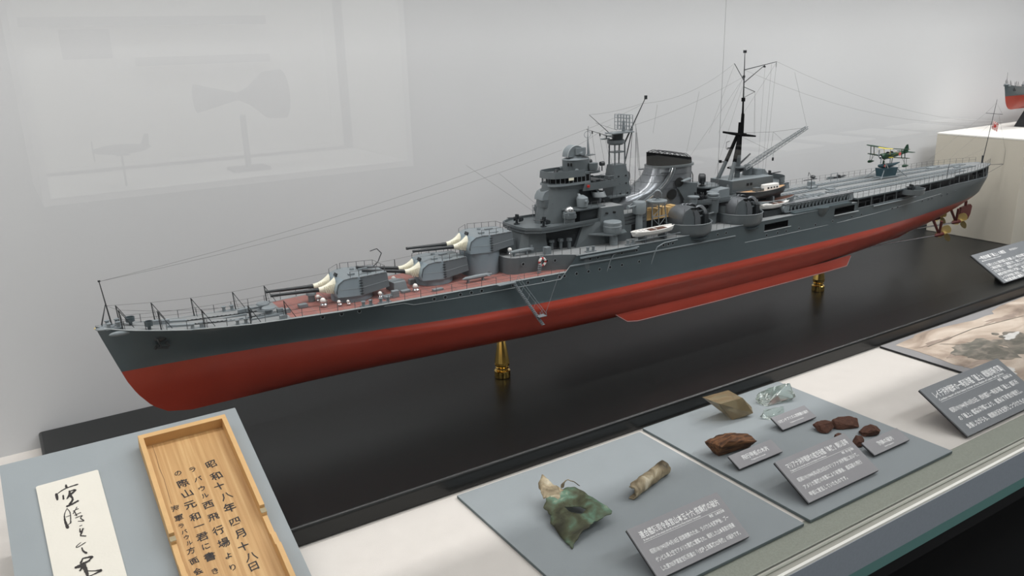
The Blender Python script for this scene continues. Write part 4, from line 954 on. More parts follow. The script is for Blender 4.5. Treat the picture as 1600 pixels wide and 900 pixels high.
# bridge tower
def ell(cx, rx, ry, n=28, sq=1.0): return [(cx+rx*math.copysign(abs(math.cos(2*PI*i/n))**sq, math.cos(2*PI*i/n)), ry*math.copysign(abs(math.sin(2*PI*i/n))**sq, math.sin(2*PI*i/n))) for i in range(n)]
P2('bridge_tower', ell(71.2, 4.4, 2.6, 32, .8), 10.3, 17.6, G, ell(71.4, 4.2, 2.7, 32, .8))
P2('tower_fairing', ell(68.2, 1.7, 1.6, 24), 10.3, 16.3, G)
P2('tower_rear_block', [(73.5, -2.7), (78.2, -2.4), (78.2, 2.4), (73.5, 2.7)], 10.3, 15.6, GD)
for z in (11.5, 12.6, 13.7, 14.8): SP('tower_rungs', M().use(GD).cbox((68.9, -1.75, z), (.5, .1, .06)))
XF = xf_hood
# rangefinder hood standing off the tower front
P2('hood_bracket', [(66.0, -.7), (68.0, -1.0), (68.0, 1.0), (66.0, .7)], 12.7, 14.2, G, [(65.2, -1.4), (68, -1.4), (68, 1.4), (65.2, 1.4)])
P2('rangefinder_hood', ell(66.0, 1.5, 2.0, 20), 14.1, 15.4, G)
SP('rangefinder_hood', M().use(GL).sideprism([(64.55, 15.3), (64.7, 15.9), (65.4, 16.6), (66.6, 16.9), (67.8, 16.9), (67.8, 15.3)], -1.7, 1.7))
XF = xf_bridge
# platforms flanking the tower with directors
def round_platform(name, s, y, z, r, h=.9, mt=G):
    m = M().use(mt).lathe([(r*.9, -.15), (r, 0), (r, h), (r*.93, h), (r*.93, .12), (.01, .12)], (s, y, z), 24, cap=False); m.lathe([(.01, -.16), (r*.9, -.15)], (s, y, z), 24, cap=False)
    return SP(name, m)
def small_director(s, y, z, k=1, mt=GL):
    m = M().use(mt).lathe([(.75*k, 0), (.85*k, .8*k), (.8*k, 1.3*k), (.45*k, 1.6*k)], (s, y, z), 16).tube((s, y-1.25*k, z+.9*k), (s, y+1.25*k, z+.9*k), .2*k, n=8).lathe([(.22*k, 0), (.22*k, .3*k)], (s-.2*k, y, z+1.5*k), 8)
    SP('rangefinder_director', m)
for sgn in (-1, 1):
    P2('director_platform', [(70, sgn*2.2), (77, sgn*2.2), (77.5, sgn*4.5), (71.5, sgn*4.7)], 12.5, 12.75, G)
    P2('platform_support', [(72.0, sgn*2.4), (76.8, sgn*2.4), (76.8, sgn*4.2), (72.4, sgn*4.2)], 10.4, 12.5, GD)
    small_director(73.4, sgn*3.6, 12.9, 1.15)
    SP('director_pedestal', M().use(G).lathe([(.9, 10.4), (.9, 12.4)], (70.3, sgn*4.2, 0), 14)); round_platform('director_tub', 70.3, sgn*4.2, 11.6, 1.15, .5)
    SP('rangefinder_director', M().use('silver').ball((70.3, sgn*4.2, 12.8), .75, 14, 8, 1.1, 1, .9).use(GL).cbox((70.3, sgn*4.2, 12.3), (1.5, 1.4, .5)))
    rail('guard_rail', [(74.6, sgn*4.4, 12.75), (77.3, sgn*4.4, 12.75)], .9, 1.3, 2)
    m = M().use(GL)
    for o_ in (0, .5): m.tube((69.0+o_, sgn*4.6, 10.4), (69.0+o_, sgn*4.6, 12.6), .05, n=4)
    for i in range(7): m.tube((69.0, sgn*4.6, 10.6+.3*i), (69.5, sgn*4.6, 10.6+.3*i), .035, n=4)
    SP('vertical_ladder', m, smooth=0)
    round_platform('lookout_tub', 77.4, sgn*3.0, 14.1, 1.2, .75); SP('lookout_binoculars', M().use(GL).lathe([(.2, 0), (.2, .7), (.42, .75), (.35, 1.1)], (77.4, sgn*3.0, 14.6), 10))
# compass bridge: floor shelf, window band, canopy, bulwark
cb = [(67.6, 1.6), (68.3, 2.6), (70.0, 3.2), (75.5, 3.4)]
def grow(p, d): return [((x-d if x < 70 else x), y+d) for x, y in p]
P2('bridge_flare', sym([(68.5, 1.2), (69, 2.0), (70.2, 2.6), (76, 2.8)]), 15.6, 17.1, G, sym(cb))
P2('bridge_sill', sym(grow(cb, .3)), 17.0, 17.45, GL)
P2('bridge_room', sym([(x+.5, y-.45) for x, y in cb]), 17.3, 19.2, 'dark_opening')
P2('bridge_roof', sym(grow(cb, .15)), 19.1, 19.3, G)
fr_ = [(75.5, -3.4), (70.0, -3.2), (68.3, -2.6), (67.6, -1.6), (67.6, 1.6), (68.3, 2.6), (70.0, 3.2), (75.5, 3.4)]
for (xa, ya), (xb, yb) in zip(fr_, fr_[1:]):
    L = math.hypot(xb-xa, yb-ya); k = max(1, round(L/.85))
    for i in range(k+1):
        t = i/k; SP('window_post', M().use(GL).tube((lerp(xa, xb, t), lerp(ya, yb, t), 17.4), (lerp(xa, xb, t), lerp(ya, yb, t), 19.15), .09, n=4))
m = M().use(G)   # slanted wind deflector round the front
a_ = [(74.2, -3.7), (70.0, -3.55), (67.9, -2.9), (67.1, -1.7), (67.1, 1.7), (67.9, 2.9), (70, 3.55), (74.2, 3.7)]
m.grid([[(x, y, 18.75) for x, y in a_], [(x+.1*(x < 70), y*.97, 20.3) for x, y in a_]]); m.grid([[(x+.2, y*.94, 20.3) for x, y in a_], [(x+.2, y*.95, 18.8) for x, y in a_]]); m.grid([[(x+.1*(x < 70), y*.97, 20.3) for x, y in a_], [(x+.2, y*.94, 20.3) for x, y in a_]])
SP('wind_deflector', m, smooth=20)
SP('canvas_dodger', M().use('canvas_white').cbox((71.2, -3.55, 18.45), (1.1, .15, .6)))
P2('upper_platform', sym([(67.3, 1.7), (68.1, 2.8), (70, 3.4), (78.0, 3.2)]), 19.35, 19.5, G)
small_director(69.4, -.6, 19.5, .45, GD); small_director(70.6, 1.2, 19.5, .45, GD)
m = M().use(G); b_ = [(71.5, -3.45), (73, -3.5), (77.5, -3.3), (80, -2.6)]; 
for sgn in (-1, 1):
    P2('bridge_wing', [(74.5, sgn*2.4), (80.5, sgn*2.2), (82.0, sgn*3.4), (75.0, sgn*4.2)], 15.5, 15.75, G)
    w = M().use(G); pp = [(74.0, sgn*4.0), (76.5, sgn*4.3), (82.2, sgn*3.5), (82.6, sgn*2.2)]; w.grid([[(x, y, 15.4) for x, y in pp], [(x, y, 17.1) for x, y in pp]]); w.grid([[(x, y-sgn*.12, 17.1) for x, y in pp], [(x, y-sgn*.12, 15.4) for x, y in pp]]); w.grid([[(x, y, 17.1) for x, y in pp], [(x, y-sgn*.12, 17.1) for x, y in pp]]); SP('wing_bulwark', w, smooth=20)
    for s in (76.6, 78.4, 80.2): SP('lookout_binoculars', M().use(GD).lathe([(.14, 0), (.14, 1.2), (.4, 1.3), (.34, 1.6)], (s, sgn*3.4, 15.75), 8))
    SP('signal_lamp', M().use('red_paint' if sgn < 0 else 'plane_green').lathe([(.3, 0), (.3, .5)], (74.6, sgn*4.4, 16.2), 8), label='red side light' if sgn < 0 else 'green side light')
P2('bridge_backing', [(74.5, -2.6), (79.0, -2.4), (79.0, 2.4), (74.5, 2.6)], 15.6, 17.3, GD)
# upper control cylinder and director
SP('control_tower', M().use(G).lathe([(2.45, 19.4), (2.45, 22.3), (2.3, 22.5)], (74.4, 0, 0), 32, ey=1.0, ex=1.15))
for s, y in ((71.95, -1.2), (72.3, -1.75)): SP('tower_window', M().use('dark_opening').cbox((s-.05, y-.08, 21.4), (.35, .3, .7), .8))
P2('control_platform', ell(77.0, 2.4, 3.2, 24), 19.0, 19.25, G); rail('guard_rail', [(x, y, 19.25) for x, y in ell(77.0, 2.3, 3.1, 24)[18:]+ell(77.0, 2.3, 3.1, 24)[:8]], .8, 1.0, 2)
for sgn in (-1, 1):
    SP('control_drum', M().use(G).lathe([(.85, 0), (.95, .6), (.95, 1.6), (.4, 1.7)], (77.0, sgn*2.3, 19.7), 14)); SP('signal_searchlight', M().use(GD).lathe([(.5, -.4), (.55, .4), (.3, .5)], (79.0, sgn*2.4, 20.9), 12, 'x').tube((79.0, sgn*2.4, 19.2), (79.0, sgn*2.4, 20.5), .12))
    SP('small_director', M().use(GL).lathe([(.2, 0), (.2, .5), (.4, .6), (.3, 1.0)], (72.8, sgn*3.0, 19.5), 8))
SP('director_base', M().use(GL).lathe([(2.5, 22.35), (2.0, 22.6), (1.5, 22.7), (1.4, 23.1)], (74.0, 0, 0), 28))
m = M().use(GL); rows = []
for j in range(13):    # domed director shell, arch over the optics
    a = PI*j/12; rows.append([(73.9-2.0*math.cos(a)*.95, y, 23.0+2.5*math.sin(a)**.9) for y in (-1.25, -1.05, -.5, .5, 1.05, 1.25)])
m.grid(rows); m.add([r[0] for r in rows], [tuple(range(13))]); m.add([r[-1] for r in rows], [tuple(range(12, -1, -1))])
m.cbox((74.6, 0, 24.2), (2.2, 3.4, 1.5)); m.tube((74.6, -2.4, 23.7), (74.6, 2.4, 23.7), .34, n=10)
SP('main_director', m, smooth=25); SP('director_arch', M().use('strake_light').path([(73.7-2.05*math.cos(PI*j/12)*.95, -1.28, 23.0+2.55*math.sin(PI*j/12)**.9) for j in range(10)], .07, 4))
SP('director_shelf', M().use(G).prism([(75.5, -1.4), (78.6, -.6), (78.6, .6), (75.5, 1.4)], 22.8, 22.95))
m = M().use(GL).tube((77.3, 0, 22.6), (77.1, 0, 27.2), .3, .06, 6)
for i in range(16): a, b = 2*PI*i/16, 2*PI*(i+1)/16; m.tube((77.1+.75*math.cos(a), 0, 27.6+.75*math.sin(a)), (77.1+.75*math.cos(b), 0, 27.6+.75*math.sin(b)), .05, n=4)
m.tube((77.1, 0, 27), (77.3, 0, 29.5), .05); SP('loop_antenna', m)

XF = xf_mast
# foremast
P2('foremast_tower', [(81.2, -1.7), (86.2, -1.7), (86.2, 1.7), (81.2, 1.7)], 10.5, 19.8, G, [(82.2, -1.0), (84.8, -1.0), (84.8, 1.0), (82.2, 1.0)])
for s, z in ((83.0, 17.2), (84.6, 17.2), (83.0, 15.4), (84.6, 15.4), (83.2, 13.6), (84.8, 13.6)): SP('scuttle', M().use('dark_opening').lathe([(.17, 0), (.17, .1)], (s, -1.42+(z-15)*.07, z), 8, 'y'))
m = M().use(G)
for x in (82.5, 84.7):
    for y in (-.8, .8): m.tube((x, y, 19.7), (x, y*.9, 25.2), .14, n=6)
m.box(82.4, 84.8, -.85, .85, 22.7, 22.95); m.box(82.3, 84.9, -1, 1, 19.7, 19.9); SP('foremast_legs', m)
SP('foremast_top', M().use(G).lathe([(1.2, 24.6), (1.5, 25.0), (1.5, 25.7), (1.4, 25.7), (1.4, 25.1)], (83.3, 0, 0), 20).use(GD).lathe([(.9, 25.1), (1.0, 27.2), (.5, 27.3)], (83.7, 0, 0), 14).use(GL).box(81.8, 86.5, -1.1, 1.1, 27.2, 27.45).cbox((81.0, 0, 26.2), (1.6, .5, .3)).cbox((81.2, -.7, 26.9), (1.2, .3, .3)))
m = M().use(GL)    # mattress radar frame
for y in (-1.9, -1.14, -.38, .38, 1.14, 1.9): m.tube((84.6, y, 27.9), (84.6, y, 31.4), .07, n=4).tube((85.4, y, 27.9), (85.4, y, 31.4), .07, n=4)
for z in (27.9, 28.8, 29.7, 30.6, 31.4): m.tube((84.6, -1.9, z), (84.6, 1.9, z), .06, n=4).tube((85.4, -1.9, z), (85.4, 1.9, z), .06, n=4)
for z in (28.3, 29.6, 31.0):
    for y in (-1.9, 0, 1.9): m.tube((84.6, y, z), (85.4, y, z), .06, n=4)
m.tube((85.0, 0, 27.3), (85.0, 0, 30.0), .3, .2, 8); SP('radar_frame', m, smooth=0)
SP('fore_topmast', M().use(GD).tube((85.3, 0, 24.8), (89.8, 0, 37.0-2.2), .16, .07, 6).cbox((89.9, 0, 35.0), (.45, .3, .9)).tube((85.2, 0, 19.0), (87.0, 0, 28.0), .1, n=5).tube((86.9, .9, 13), (87.4, .5, 27), .04, n=4).tube((86.9, -.9, 13), (87.4, -.5, 27), .04, n=4))
m = M().use('dark_metal').tube((82.5, -.4, 26.3), (73.6, -4.5, 29.6), .1, .05, 5).tube((82.5, .6, 27.2), (80.4, 3.6, 31.5), .09, .05, 5).tube((79, -2, 27.4), (82.6, 0, 27.7), .04, n=4).tube((81, 2.6, 29.6), (84, 0.5, 27.8), .03, n=4)
for t in (.28, .52, .8): p = Vector((82.5, -.4, 26.3)).lerp(Vector((73.6, -4.5, 29.6)), t); m.tube(p, p-Vector((0, 0, .6)), .12, n=5)
SP('signal_yard', m)
w = M().use('wire')
for t, q in ((.97, (75.2, -3.6, 21.5)), (.82, (76.5, -3.4, 21.0)), (.55, (78.8, -3.6, 16.8)), (.36, (80.2, -3.5, 16.8)), (.3, (80.6, -3.4, 16.8))):
    p = Vector((82.5, -.4, 26.3)).lerp(Vector((73.6, -4.5, 29.6)), t); w.tube(p, q, .022, n=3)
for k in range(5): w.tube((87.6-.12*k, -.3*k, 30-1.0*k), (87.2+.25*k, -1.2, 19-1.2*k), .02, n=3)
SP('signal_halyards', w, smooth=0)
for sgn in (-1, 1):
    P2('mast_platform', [(79.5, sgn*1.0), (84.5, sgn*1.0), (84.0, sgn*2.6), (80.0, sgn*2.6)], 13.3, 13.5, G); rail('guard_rail', [(79.6, sgn*2.5, 13.5), (84.2, sgn*2.5, 13.5), (86.5, sgn*2.5, 13.2)], .9, 1.0, 2)
m = M().use(GL)
for z in (16.6, 17.6): m.path([(82.0, -1.2, z), (80.9, -1.2, z), (80.9, 1.2, z), (82.0, 1.2, z)], .05, 4)
for x, y in ((80.9, -1.2), (80.9, 0), (80.9, 1.2)): m.tube((x, y, 16.4), (x, y, 17.6), .05, n=4)
SP('mast_cage', m, smooth=0)
XF = None
def searchlight(s, y, z, k=1.0, rz=0, mt=GD):
    m = M().use(mt).lathe([(.75*k, -.5*k), (.95*k, -.3*k), (.95*k, .6*k), (.6*k, .75*k)], (0, 0, 1.5*k), 18, 'x').use('silver').lathe([(.85*k, -.52*k), (.01, -.54*k)], (0, 0, 1.5*k), 18, 'x', cap=False)
    m.use(mt).lathe([(.75*k, 0), (.75*k, .15*k), (.35*k, .3*k), (.3*k, .6*k)], (0, 0, 0), 12).cbox((0, -1.0*k, 1.1*k), (.5*k, .1*k, 1.3*k)).cbox((0, 1.0*k, 1.1*k), (.5*k, .1*k, 1.3*k))
    q = M(); q.merge(m, Matrix.Translation((s, y, z)) @ Matrix.Rotation(rz, 4, 'Z')); SP('searchlight', q)
searchlight(87.0, 1.8, 14.0, 1.15, PI/2+.5)
P2('searchlight_platform', [(85.5, .5), (89.5, .5), (89.5, 3.2), (85.5, 3.2)], 13.6, 13.85, G); rail('guard_rail', [(88.0, .6, 13.85), (89.4, .6, 13.85), (89.4, 3.1, 13.85)], .9, .9, 2)
# port side structures between bridge and funnel
P2('side_house', [(75.4, -5.4), (81.0, -5.8), (81.0, -2), (75.4, -2)], 6.4, 12.6, G, [(76.2, -5.2), (80.4, -5.6), (80.4, -2), (76.2, -2)], roof='ship_deck')
for s in (77.0, 78.6, 80.0): SP('scuttle', M().use('dark_opening').cbox((s, -5.52, 11.6), (.55, .1, .28), 0, .2))
P2('side_house', [(75.4, 5.4), (81.0, 5.8), (81.0, 2), (75.4, 2)], 6.4, 12.6, G)
for sgn in (-1, 1):
    P2('torpedo_shelf', [(73.5, sgn*5.0), (81.0, sgn*5.0), (79.4, sgn*7.8), (76.0, sgn*8.0)], 8.3, 8.5, G)
    SP('director_column', M().use(GL).lathe([(.7, 6.4), (.7, 8.6)], (77.4, sgn*6.8, 0), 14)); SP('high_angle_director', M().use(GL).lathe([(1.4, 8.5), (1.5, 8.7), (1.5, 10.3), (1.4, 10.42), (.01, 10.45)], (77.3, sgn*6.6, 0), 26, cap=False).lathe([(1.51, 9.5), (1.56, 9.55), (1.56, 9.7), (1.51, 9.75)], (77.3, sgn*6.6, 0), 26))
    P2('boat_deck_house', [(79.6, sgn*2.2), (86.0, sgn*2.2), (86.0, sgn*5.2), (79.6, sgn*5.2)], 6.4, 10.9, G, roof='ship_deck')
    SP('gallery_recess', M().use('dark_opening').box(82.6, 85.0, min(sgn*5.18, sgn*5.26), max(sgn*5.18, sgn*5.26), 6.5, 8.9))
    m = M().use(GD)
    for z in (9.2, 9.8, 10.4): m.path([(80.2, sgn*5.3, z), (85.6, sgn*5.3, z)], .09, 4)
    SP('pipe_run', m)
    rail('guard_rail', [(79.8, sgn*5.1, 10.9), (85.9, sgn*5.1, 10.9)], .9, 1.1, 1)
    SP('lamp_column', M().use(GL).lathe([(.65, 6.4), (.6, 10.5), (1.05, 10.7), (1.15, 10.9), (1.15, 12.6), (1.05, 12.75), (.01, 12.8)], (83.9, sgn*5.6, 0), 20, cap=False)); SP('lamp_arm', M().use(GL).tube((83.2, sgn*5.9, 12.2), (81.3, sgn*5.9, 12.1), .16, n=8).lathe([(.36, 0), (.36, .25)], (81.1, sgn*5.9, 12.1), 10, 'x'))
    searchlight(88.1, sgn*5.5, 12.45, .72, -sgn*.9, GL); SP('searchlight_platform', M().use(GL).lathe([(1.0, -.3), (1.75, 0), (1.75, .2), (.01, .21)], (88.0, sgn*5.5, 12.25), 20, cap=False))
    m = M().use(GL)
    for x in (86.3, 90.0):
        for y in (4.3, 6.2): m.tube((x, sgn*y, 6.5), (x+(.5 if x < 88 else -.5), sgn*(y if y < 5 else 5.7), 12.2), .11, n=5)
    for z0, z1 in ((6.6, 9.6), (9.6, 6.6), (9.8, 12.0)): m.tube((86.5, sgn*6.1, z0), (89.8, sgn*6.0, z1), .07, n=4)
    m.tube((86.5, sgn*6, 9.7), (89.8, sgn*6, 9.7), .1, n=5).tube((88.1, sgn*6, 6.5), (88.1, sgn*5.8, 12.2), .1, n=5)
    SP('lattice_tower', m, smooth=0)
    P2('crate_deck', [(86.0, sgn*2.2), (93.6, sgn*2.2), (93.6, sgn*5.0), (86.0, sgn*5.0)], 9.0, 9.2, 'crate_yellow')
    for i, x in enumerate((86.2, 87.4, 88.6, 89.9, 91.1, 92.2)): SP('timber_crate', M().use('crate_yellow').cbox((x+.55, sgn*4.0, 9.95+.08*(i % 2)), (1.05, 1.6, 1.45+.16*(i % 2))), smooth=0)
    SP('machinery_space', M().use('dark_opening').box(86.2, 100.5, min(sgn*2.2, sgn*4.6), max(sgn*2.2, sgn*4.6), 6.45, 9.0))
# ------------------------------------------------------------------ funnel
XF = xf_funnel
cl_ = [(83.0, 9.5, 4.0, 3.4), (85.0, 11.0, 4.6, 3.2), (88.5, 13.4, 4.9, 3.0), (91.8, 15.6, 5.0, 2.9), (94.6, 17.6, 4.9, 2.8), (95.6, 19.4, 4.75, 2.7), (95.8, 20.6, 4.7, 2.7)]
rows = []; NF = 32
fprof = [  # z, front x, rear x, half width
    (9.52, 80.6, 100.3, 3.10), (11.84, 81.0, 100.3, 3.10), (13.24, 83.0, 100.3, 3.05), (13.93, 85.4, 100.3, 3.00), (14.75, 87.5, 100.3, 2.95), (15.68, 89.1, 100.3, 2.90), (16.61, 90.0, 100.3, 2.80), (17.54, 90.5, 100.3, 2.75), (18.59, 90.8, 100.3, 2.70)]
def fring(z, xf, xr, w, tilt=0, k=1.0):
    cx, rx = (xf+xr)/2, (xr-xf)/2; out = []
    for i in range(NF+1):
        a = 2*PI*i/NF; c, s = math.cos(a), math.sin(a); x = cx+rx*math.copysign(abs(c)**.75, c)*k; y = w*math.copysign(abs(s)**.8, s)*k
        out.append((x, y, z+tilt*(x-cx)))
    return out
f = M().use('funnel_metal').grid([fring(z, a, b, w, -.02) for z, a, b, w in fprof]); SP('funnel', f, smooth=50)
def bandz(z):
    for (z0, a0, b0, w0), (z1, a1, b1, w1) in zip(fprof, fprof[1:]):
        if z <= z1: t = (z-z0)/(z1-z0); return lerp(a0, a1, t), lerp(b0, b1, t), lerp(w0, w1, t)
    return fprof[-1][1:]
for z in (12.5, 14.2, 15.6, 16.9): a, b, w = bandz(z); SP('funnel_seam', M().use(GD).path(fring(z, a, b, w, -.02, 1.003), .03, 3))
SP('funnel_band', M().use(G).grid([fring(18.3, 90.8, 100.7, 2.95, -.02), fring(18.75, 90.8, 100.7, 2.95, -.02), fring(18.75, 91.2, 100.3, 2.6, -.02)]))
SP('funnel_cap', M().use('mast_black').grid([fring(18.7, 91.2, 100.3, 2.65, -.02), fring(20.6, 91.1, 100.2, 2.6, -.2)]).grid([fring(20.6, 91.1, 100.2, 2.6, -.2), fring(20.6, 91.4, 99.9, 2.35, -.2), fring(18.7, 91.4, 99.9, 2.35, -.02), fring(18.75, 95.4, 95.6, .05, -.02)]), smooth=50)
m = M().use(GD)
for i in range(8):
    x = 92.2+i*1.05; zt = 20.6-.2*(x-95.65); hw_ = 2.5*math.sqrt(max(0, 1-((x-95.65)/4.7)**2))
    P = [(x, -hw_+2*hw_*k/6, zt+.65*math.sin(PI*k/6)) for k in range(7)]; m.path(P, .07, 4)
m.path([(91.3, 0, 21.5), (93, 0, 21.8), (96, 0, 21.2), (99, 0, 20.5), (100.1, 0, 19.8)], .08, 4).path([(91.6, -1.1, 21.6), (95, -1.3, 21.3), (99.3, -1.1, 20.2)], .06, 4).path([(91.6, 1.1, 21.6), (95, 1.3, 21.3), (99.3, 1.1, 20.2)], .06, 4)
SP('cap_grille', m)
for k, (dx, dy) in enumerate(((0, 0), (.55, .05), (1.1, .1))):   # steam pipes down the port side
    for sgn in (-1, 1):
        P = [(x+dx, sgn*(bandz(z)[2]+.18), z) for x, z in ((93.4, 18.3), (92.9, 17.2), (92.0, 15.9), (90.9, 14.9), (89.6, 14.05), (87.2, 12.7), (85.6, 12.1))]
        SP('steam_pipe', M().use('silver' if k == 1 else G).path(P, .2 if k == 1 else .15, 8))
    
for sgn in (-1, 1):
    SP('funnel_step', M().use(GD).cbox((92.2, sgn*3.0, 17.6), (1.6, .7, .12)))
    SP('intake_trunk', M().use(G).sideprism([(99.6, 9.4), (99.6, 14.6), (96.0, 15.2), (95.0, 14.0), (98.0, 9.4)], min(sgn*2.2, sgn*3.25), max(sgn*2.2, sgn*3.25)))
    SP('intake_opening', M().use('dark_opening').lathe([(1.0, 0), (1.0, .08)], (95.2, sgn*3.25+(0 if sgn > 0 else -.08), 15.3), 16, 'y').lathe([(1.1, 0), (1.1, .08)], (93.6, sgn*3.2+(0 if sgn > 0 else -.08), 13.0), 14, 'y'))
    SP('intake_lid', M().use(GL).cbox((96.6, sgn*3.6, 15.7), (2.2, .9, .14), 0, -.2))
m = M().use(GL)
for z in (17.4, 16.4, 15.4): m.path([(90.9-(17.4-z)*.25, -.5, z), (90.3-(17.4-z)*.25, 0, z), (90.9-(17.4-z)*.25, .5, z)], .04, 4)
for z in [10+.7*i for i in range(12)]: m.path([(100.3, -.4, z), (100.7, -.4, z), (100.7, .4, z), (100.3, .4, z)], .045, 4)
m.path([(83.2, -3.0, 11.6), (86.9, -2.95, 13.6), (89.2, -2.8, 15.5), (90.3, -2.4, 17.2)], .07, 4)
SP('funnel_rungs', m, smooth=0)
XF = None
P2('funnel_casing', [(81, -3.2), (101, -3.2), (101, 3.2), (81, 3.2)], 6.4, 10.4, G)
# ------------------------------------------------------------------ AA gun tubs
def aa_tub(s, sgn, zt):
    y = sgn*6.6
    t = link('gun_sponson', None, ship, (s*.01, y*.01, (zt+SB)*.01)); t.empty_display_size = .01
    def tp(n, m, sm=35): return link(n, m.mesh(n, .01, (0, 0, 0), sm), t)
    tp('tub', M().use(G).lathe([(.05, -2.9), (2.6, -2.8), (3.9, -2.0), (4.15, -1.5), (4.2, -.1), (4.28, 0), (4.2, .1), (4.0, 0), (4.0, -1.3), (.05, -1.32)], (0, 0, 0), 40, cap=False))
    HP = [(-2.9, -1.3), (-3.1, .3), (-3.0, 1.4), (-2.4, 2.2), (-1.2, 2.65), (.3, 2.6), (1.0, 2.1)]
    rows = [[(x, q, z) for q in (-1.9, 0, 1.9)] for x, z in HP]; tp('gun_shield', M().use('funnel_metal').grid(rows).grid([[(x*.94, q, z*.95) for x, q, z in r][::-1] for r in rows]), 45)
    s2 = M().use(G)
    for q in (-1.9, 1.84): s2.sideprism([(-2.9, -1.3), (-3.1, .3), (-3.0, 1.4), (-2.4, 2.2), (-1.4, 2.55), (-.6, 2.0), (-.2, .8), (-.2, -1.3)], q, q+.06)
    s2.use('funnel_metal').sideprism([(-.2, -1.3), (-.2, .8), (-.6, 2.0), (.1, 2.2), (.8, 1.4), (1.1, .4), (1.1, -1.3)], -2.05, -1.95).sideprism([(-.2, -1.3), (-.2, .8), (-.6, 2.0), (.1, 2.2), (.8, 1.4), (1.1, .4), (1.1, -1.3)], 1.95, 2.05)
    s2.use('dark_opening').box(-2.4, 2.0, -1.3, 1.3, -1.3, 1.5); tp('shield_side', s2)
    for k in range(3):
        R_ = 2.0+.0*k; P = [(.5+.55*k+R_*math.sin(math.radians(w)), -1.75+.35*k, .35+2.3*math.cos(math.radians(w))) for w in range(-12, 112, 12)]
        tp('loading_arc', M().use('funnel_metal').path(P, .12, 6))
        P = [(x, -y, z) for x, y, z in P]; tp('loading_arc', M().use('funnel_metal').path(P, .12, 6))
    for q in (-.45, .45):
        tp('gun_barrel', M().use(G).tube((.2, q*3, .7), (4.9, q*3, 1.0), .2, .12, 8))
    tp('gun_cradle', M().use(GD).cbox((.8, 0, .5), (1.6, 1.5, 1.1)).cbox((2.6, -1.6, .1), (.9, .8, 2.2)).cbox((2.6, 1.6, .1), (.9, .8, 2.2)))
    m = M().use('wire').tube((-3.2, -2.2, -1), (-3.0, -2.2, 2.8), .06, n=4); tp('tub_post', m)
    SP('sponson_support', M().use('ship_side').lathe([(1.0, 4.3), (2.4, 5.0), (3.2, zt-2.6)], (s, sgn*7.3, 0), 28))
for sgn in (-1, 1): aa_tub(94.3, sgn, 8.2); aa_tub(107.3, sgn, 8.2)
# midship AA platform
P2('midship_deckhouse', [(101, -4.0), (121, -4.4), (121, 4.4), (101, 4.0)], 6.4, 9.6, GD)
for sgn in (-1, 1):
    SP('support_drum', M().use(G).lathe([(1.7, 6.4), (1.7, 9.4)], (101.5, sgn*4.2, 0), 20)); SP('support_drum', M().use(G).lathe([(1.3, 6.4), (1.3, 9.4)], (104.6, sgn*4.9, 0), 18))
    pz = [(96.5, 3.2), (96.8, 5.3), (100, 6.2), (105, 6.3), (107.6, 5.4), (108.2, 3.2)]; ps = [(x, sgn*y) for x, y in pz]
    P2('midship_gun_platform', ps, 10.4, 10.6, G)
    w = M().use(G); pp = ps; w.grid([[(x, y, 10.3) for x, y in pp], [(x, y, 11.2) for x, y in pp]]); w.grid([[(x, y-sgn*.12, 11.2) for x, y in pp], [(x, y-sgn*.12, 10.3) for x, y in pp]]); w.grid([[(x, y, 11.2) for x, y in pp], [(x, y-sgn*.12, 11.2) for x, y in pp]]); SP('platform_bulwark', w, smooth=20)
    aa_gun(99.6, sgn*4.6, 10.6, .6); aa_gun(99.0+.3, sgn*2.9, 10.6, -.5, 3)
    for s, y in ((97.2, 4.9), (101.8, 5.2), (103.2, 3.6)): SP('sight_drum', M().use(GL).lathe([(.7, 0), (.75, 1.0), (1.05, 1.1), (1.05, 1.35), (.01, 1.4)], (s, sgn*y, 10.6), 14, cap=False))
    SP('sight_drum', M().use(G).lathe([(.9, 8.6), (1.0, 11.0), (1.15, 11.1), (1.15, 11.5), (.01, 11.52)], (101.4, sgn*5.7, 0), 16, cap=False))
P2('aft_platform', ell(104.2, 3.0, 3.2, 24), 12.4, 12.65, G); SP('platform_trunk', M().use(GD).lathe([(2.0, 9.6), (2.2, 12.6)], (104.2, 0, 0), 18)); rail('guard_rail', [(x, y, 12.65) for x, y in ell(104.2, 2.9, 3.1, 24)[8:24]], 1.0, .9, 2)
searchlight(103.0, -1.2, 12.65, .95, 2.5)
SP('platform_lamp', M().use(GD).path([(101.2, -.5, 11), (101.2, -.5, 14.8), (100.8, -.5, 15.6), (100.0, -.5, 15.9)], .09, 5))
SP('vent_hood', M().use(GL).sideprism([(102.4, 10.6), (102.6, 11.5), (103.6, 12.3), (106.2, 12.4), (106.2, 10.6)], -5.0, -2.8)); SP('vent_hood', M().use(GL).sideprism([(102.4, 10.6), (102.6, 11.5), (103.6, 12.3), (106.2, 12.4), (106.2, 10.6)], 2.8, 5.0))
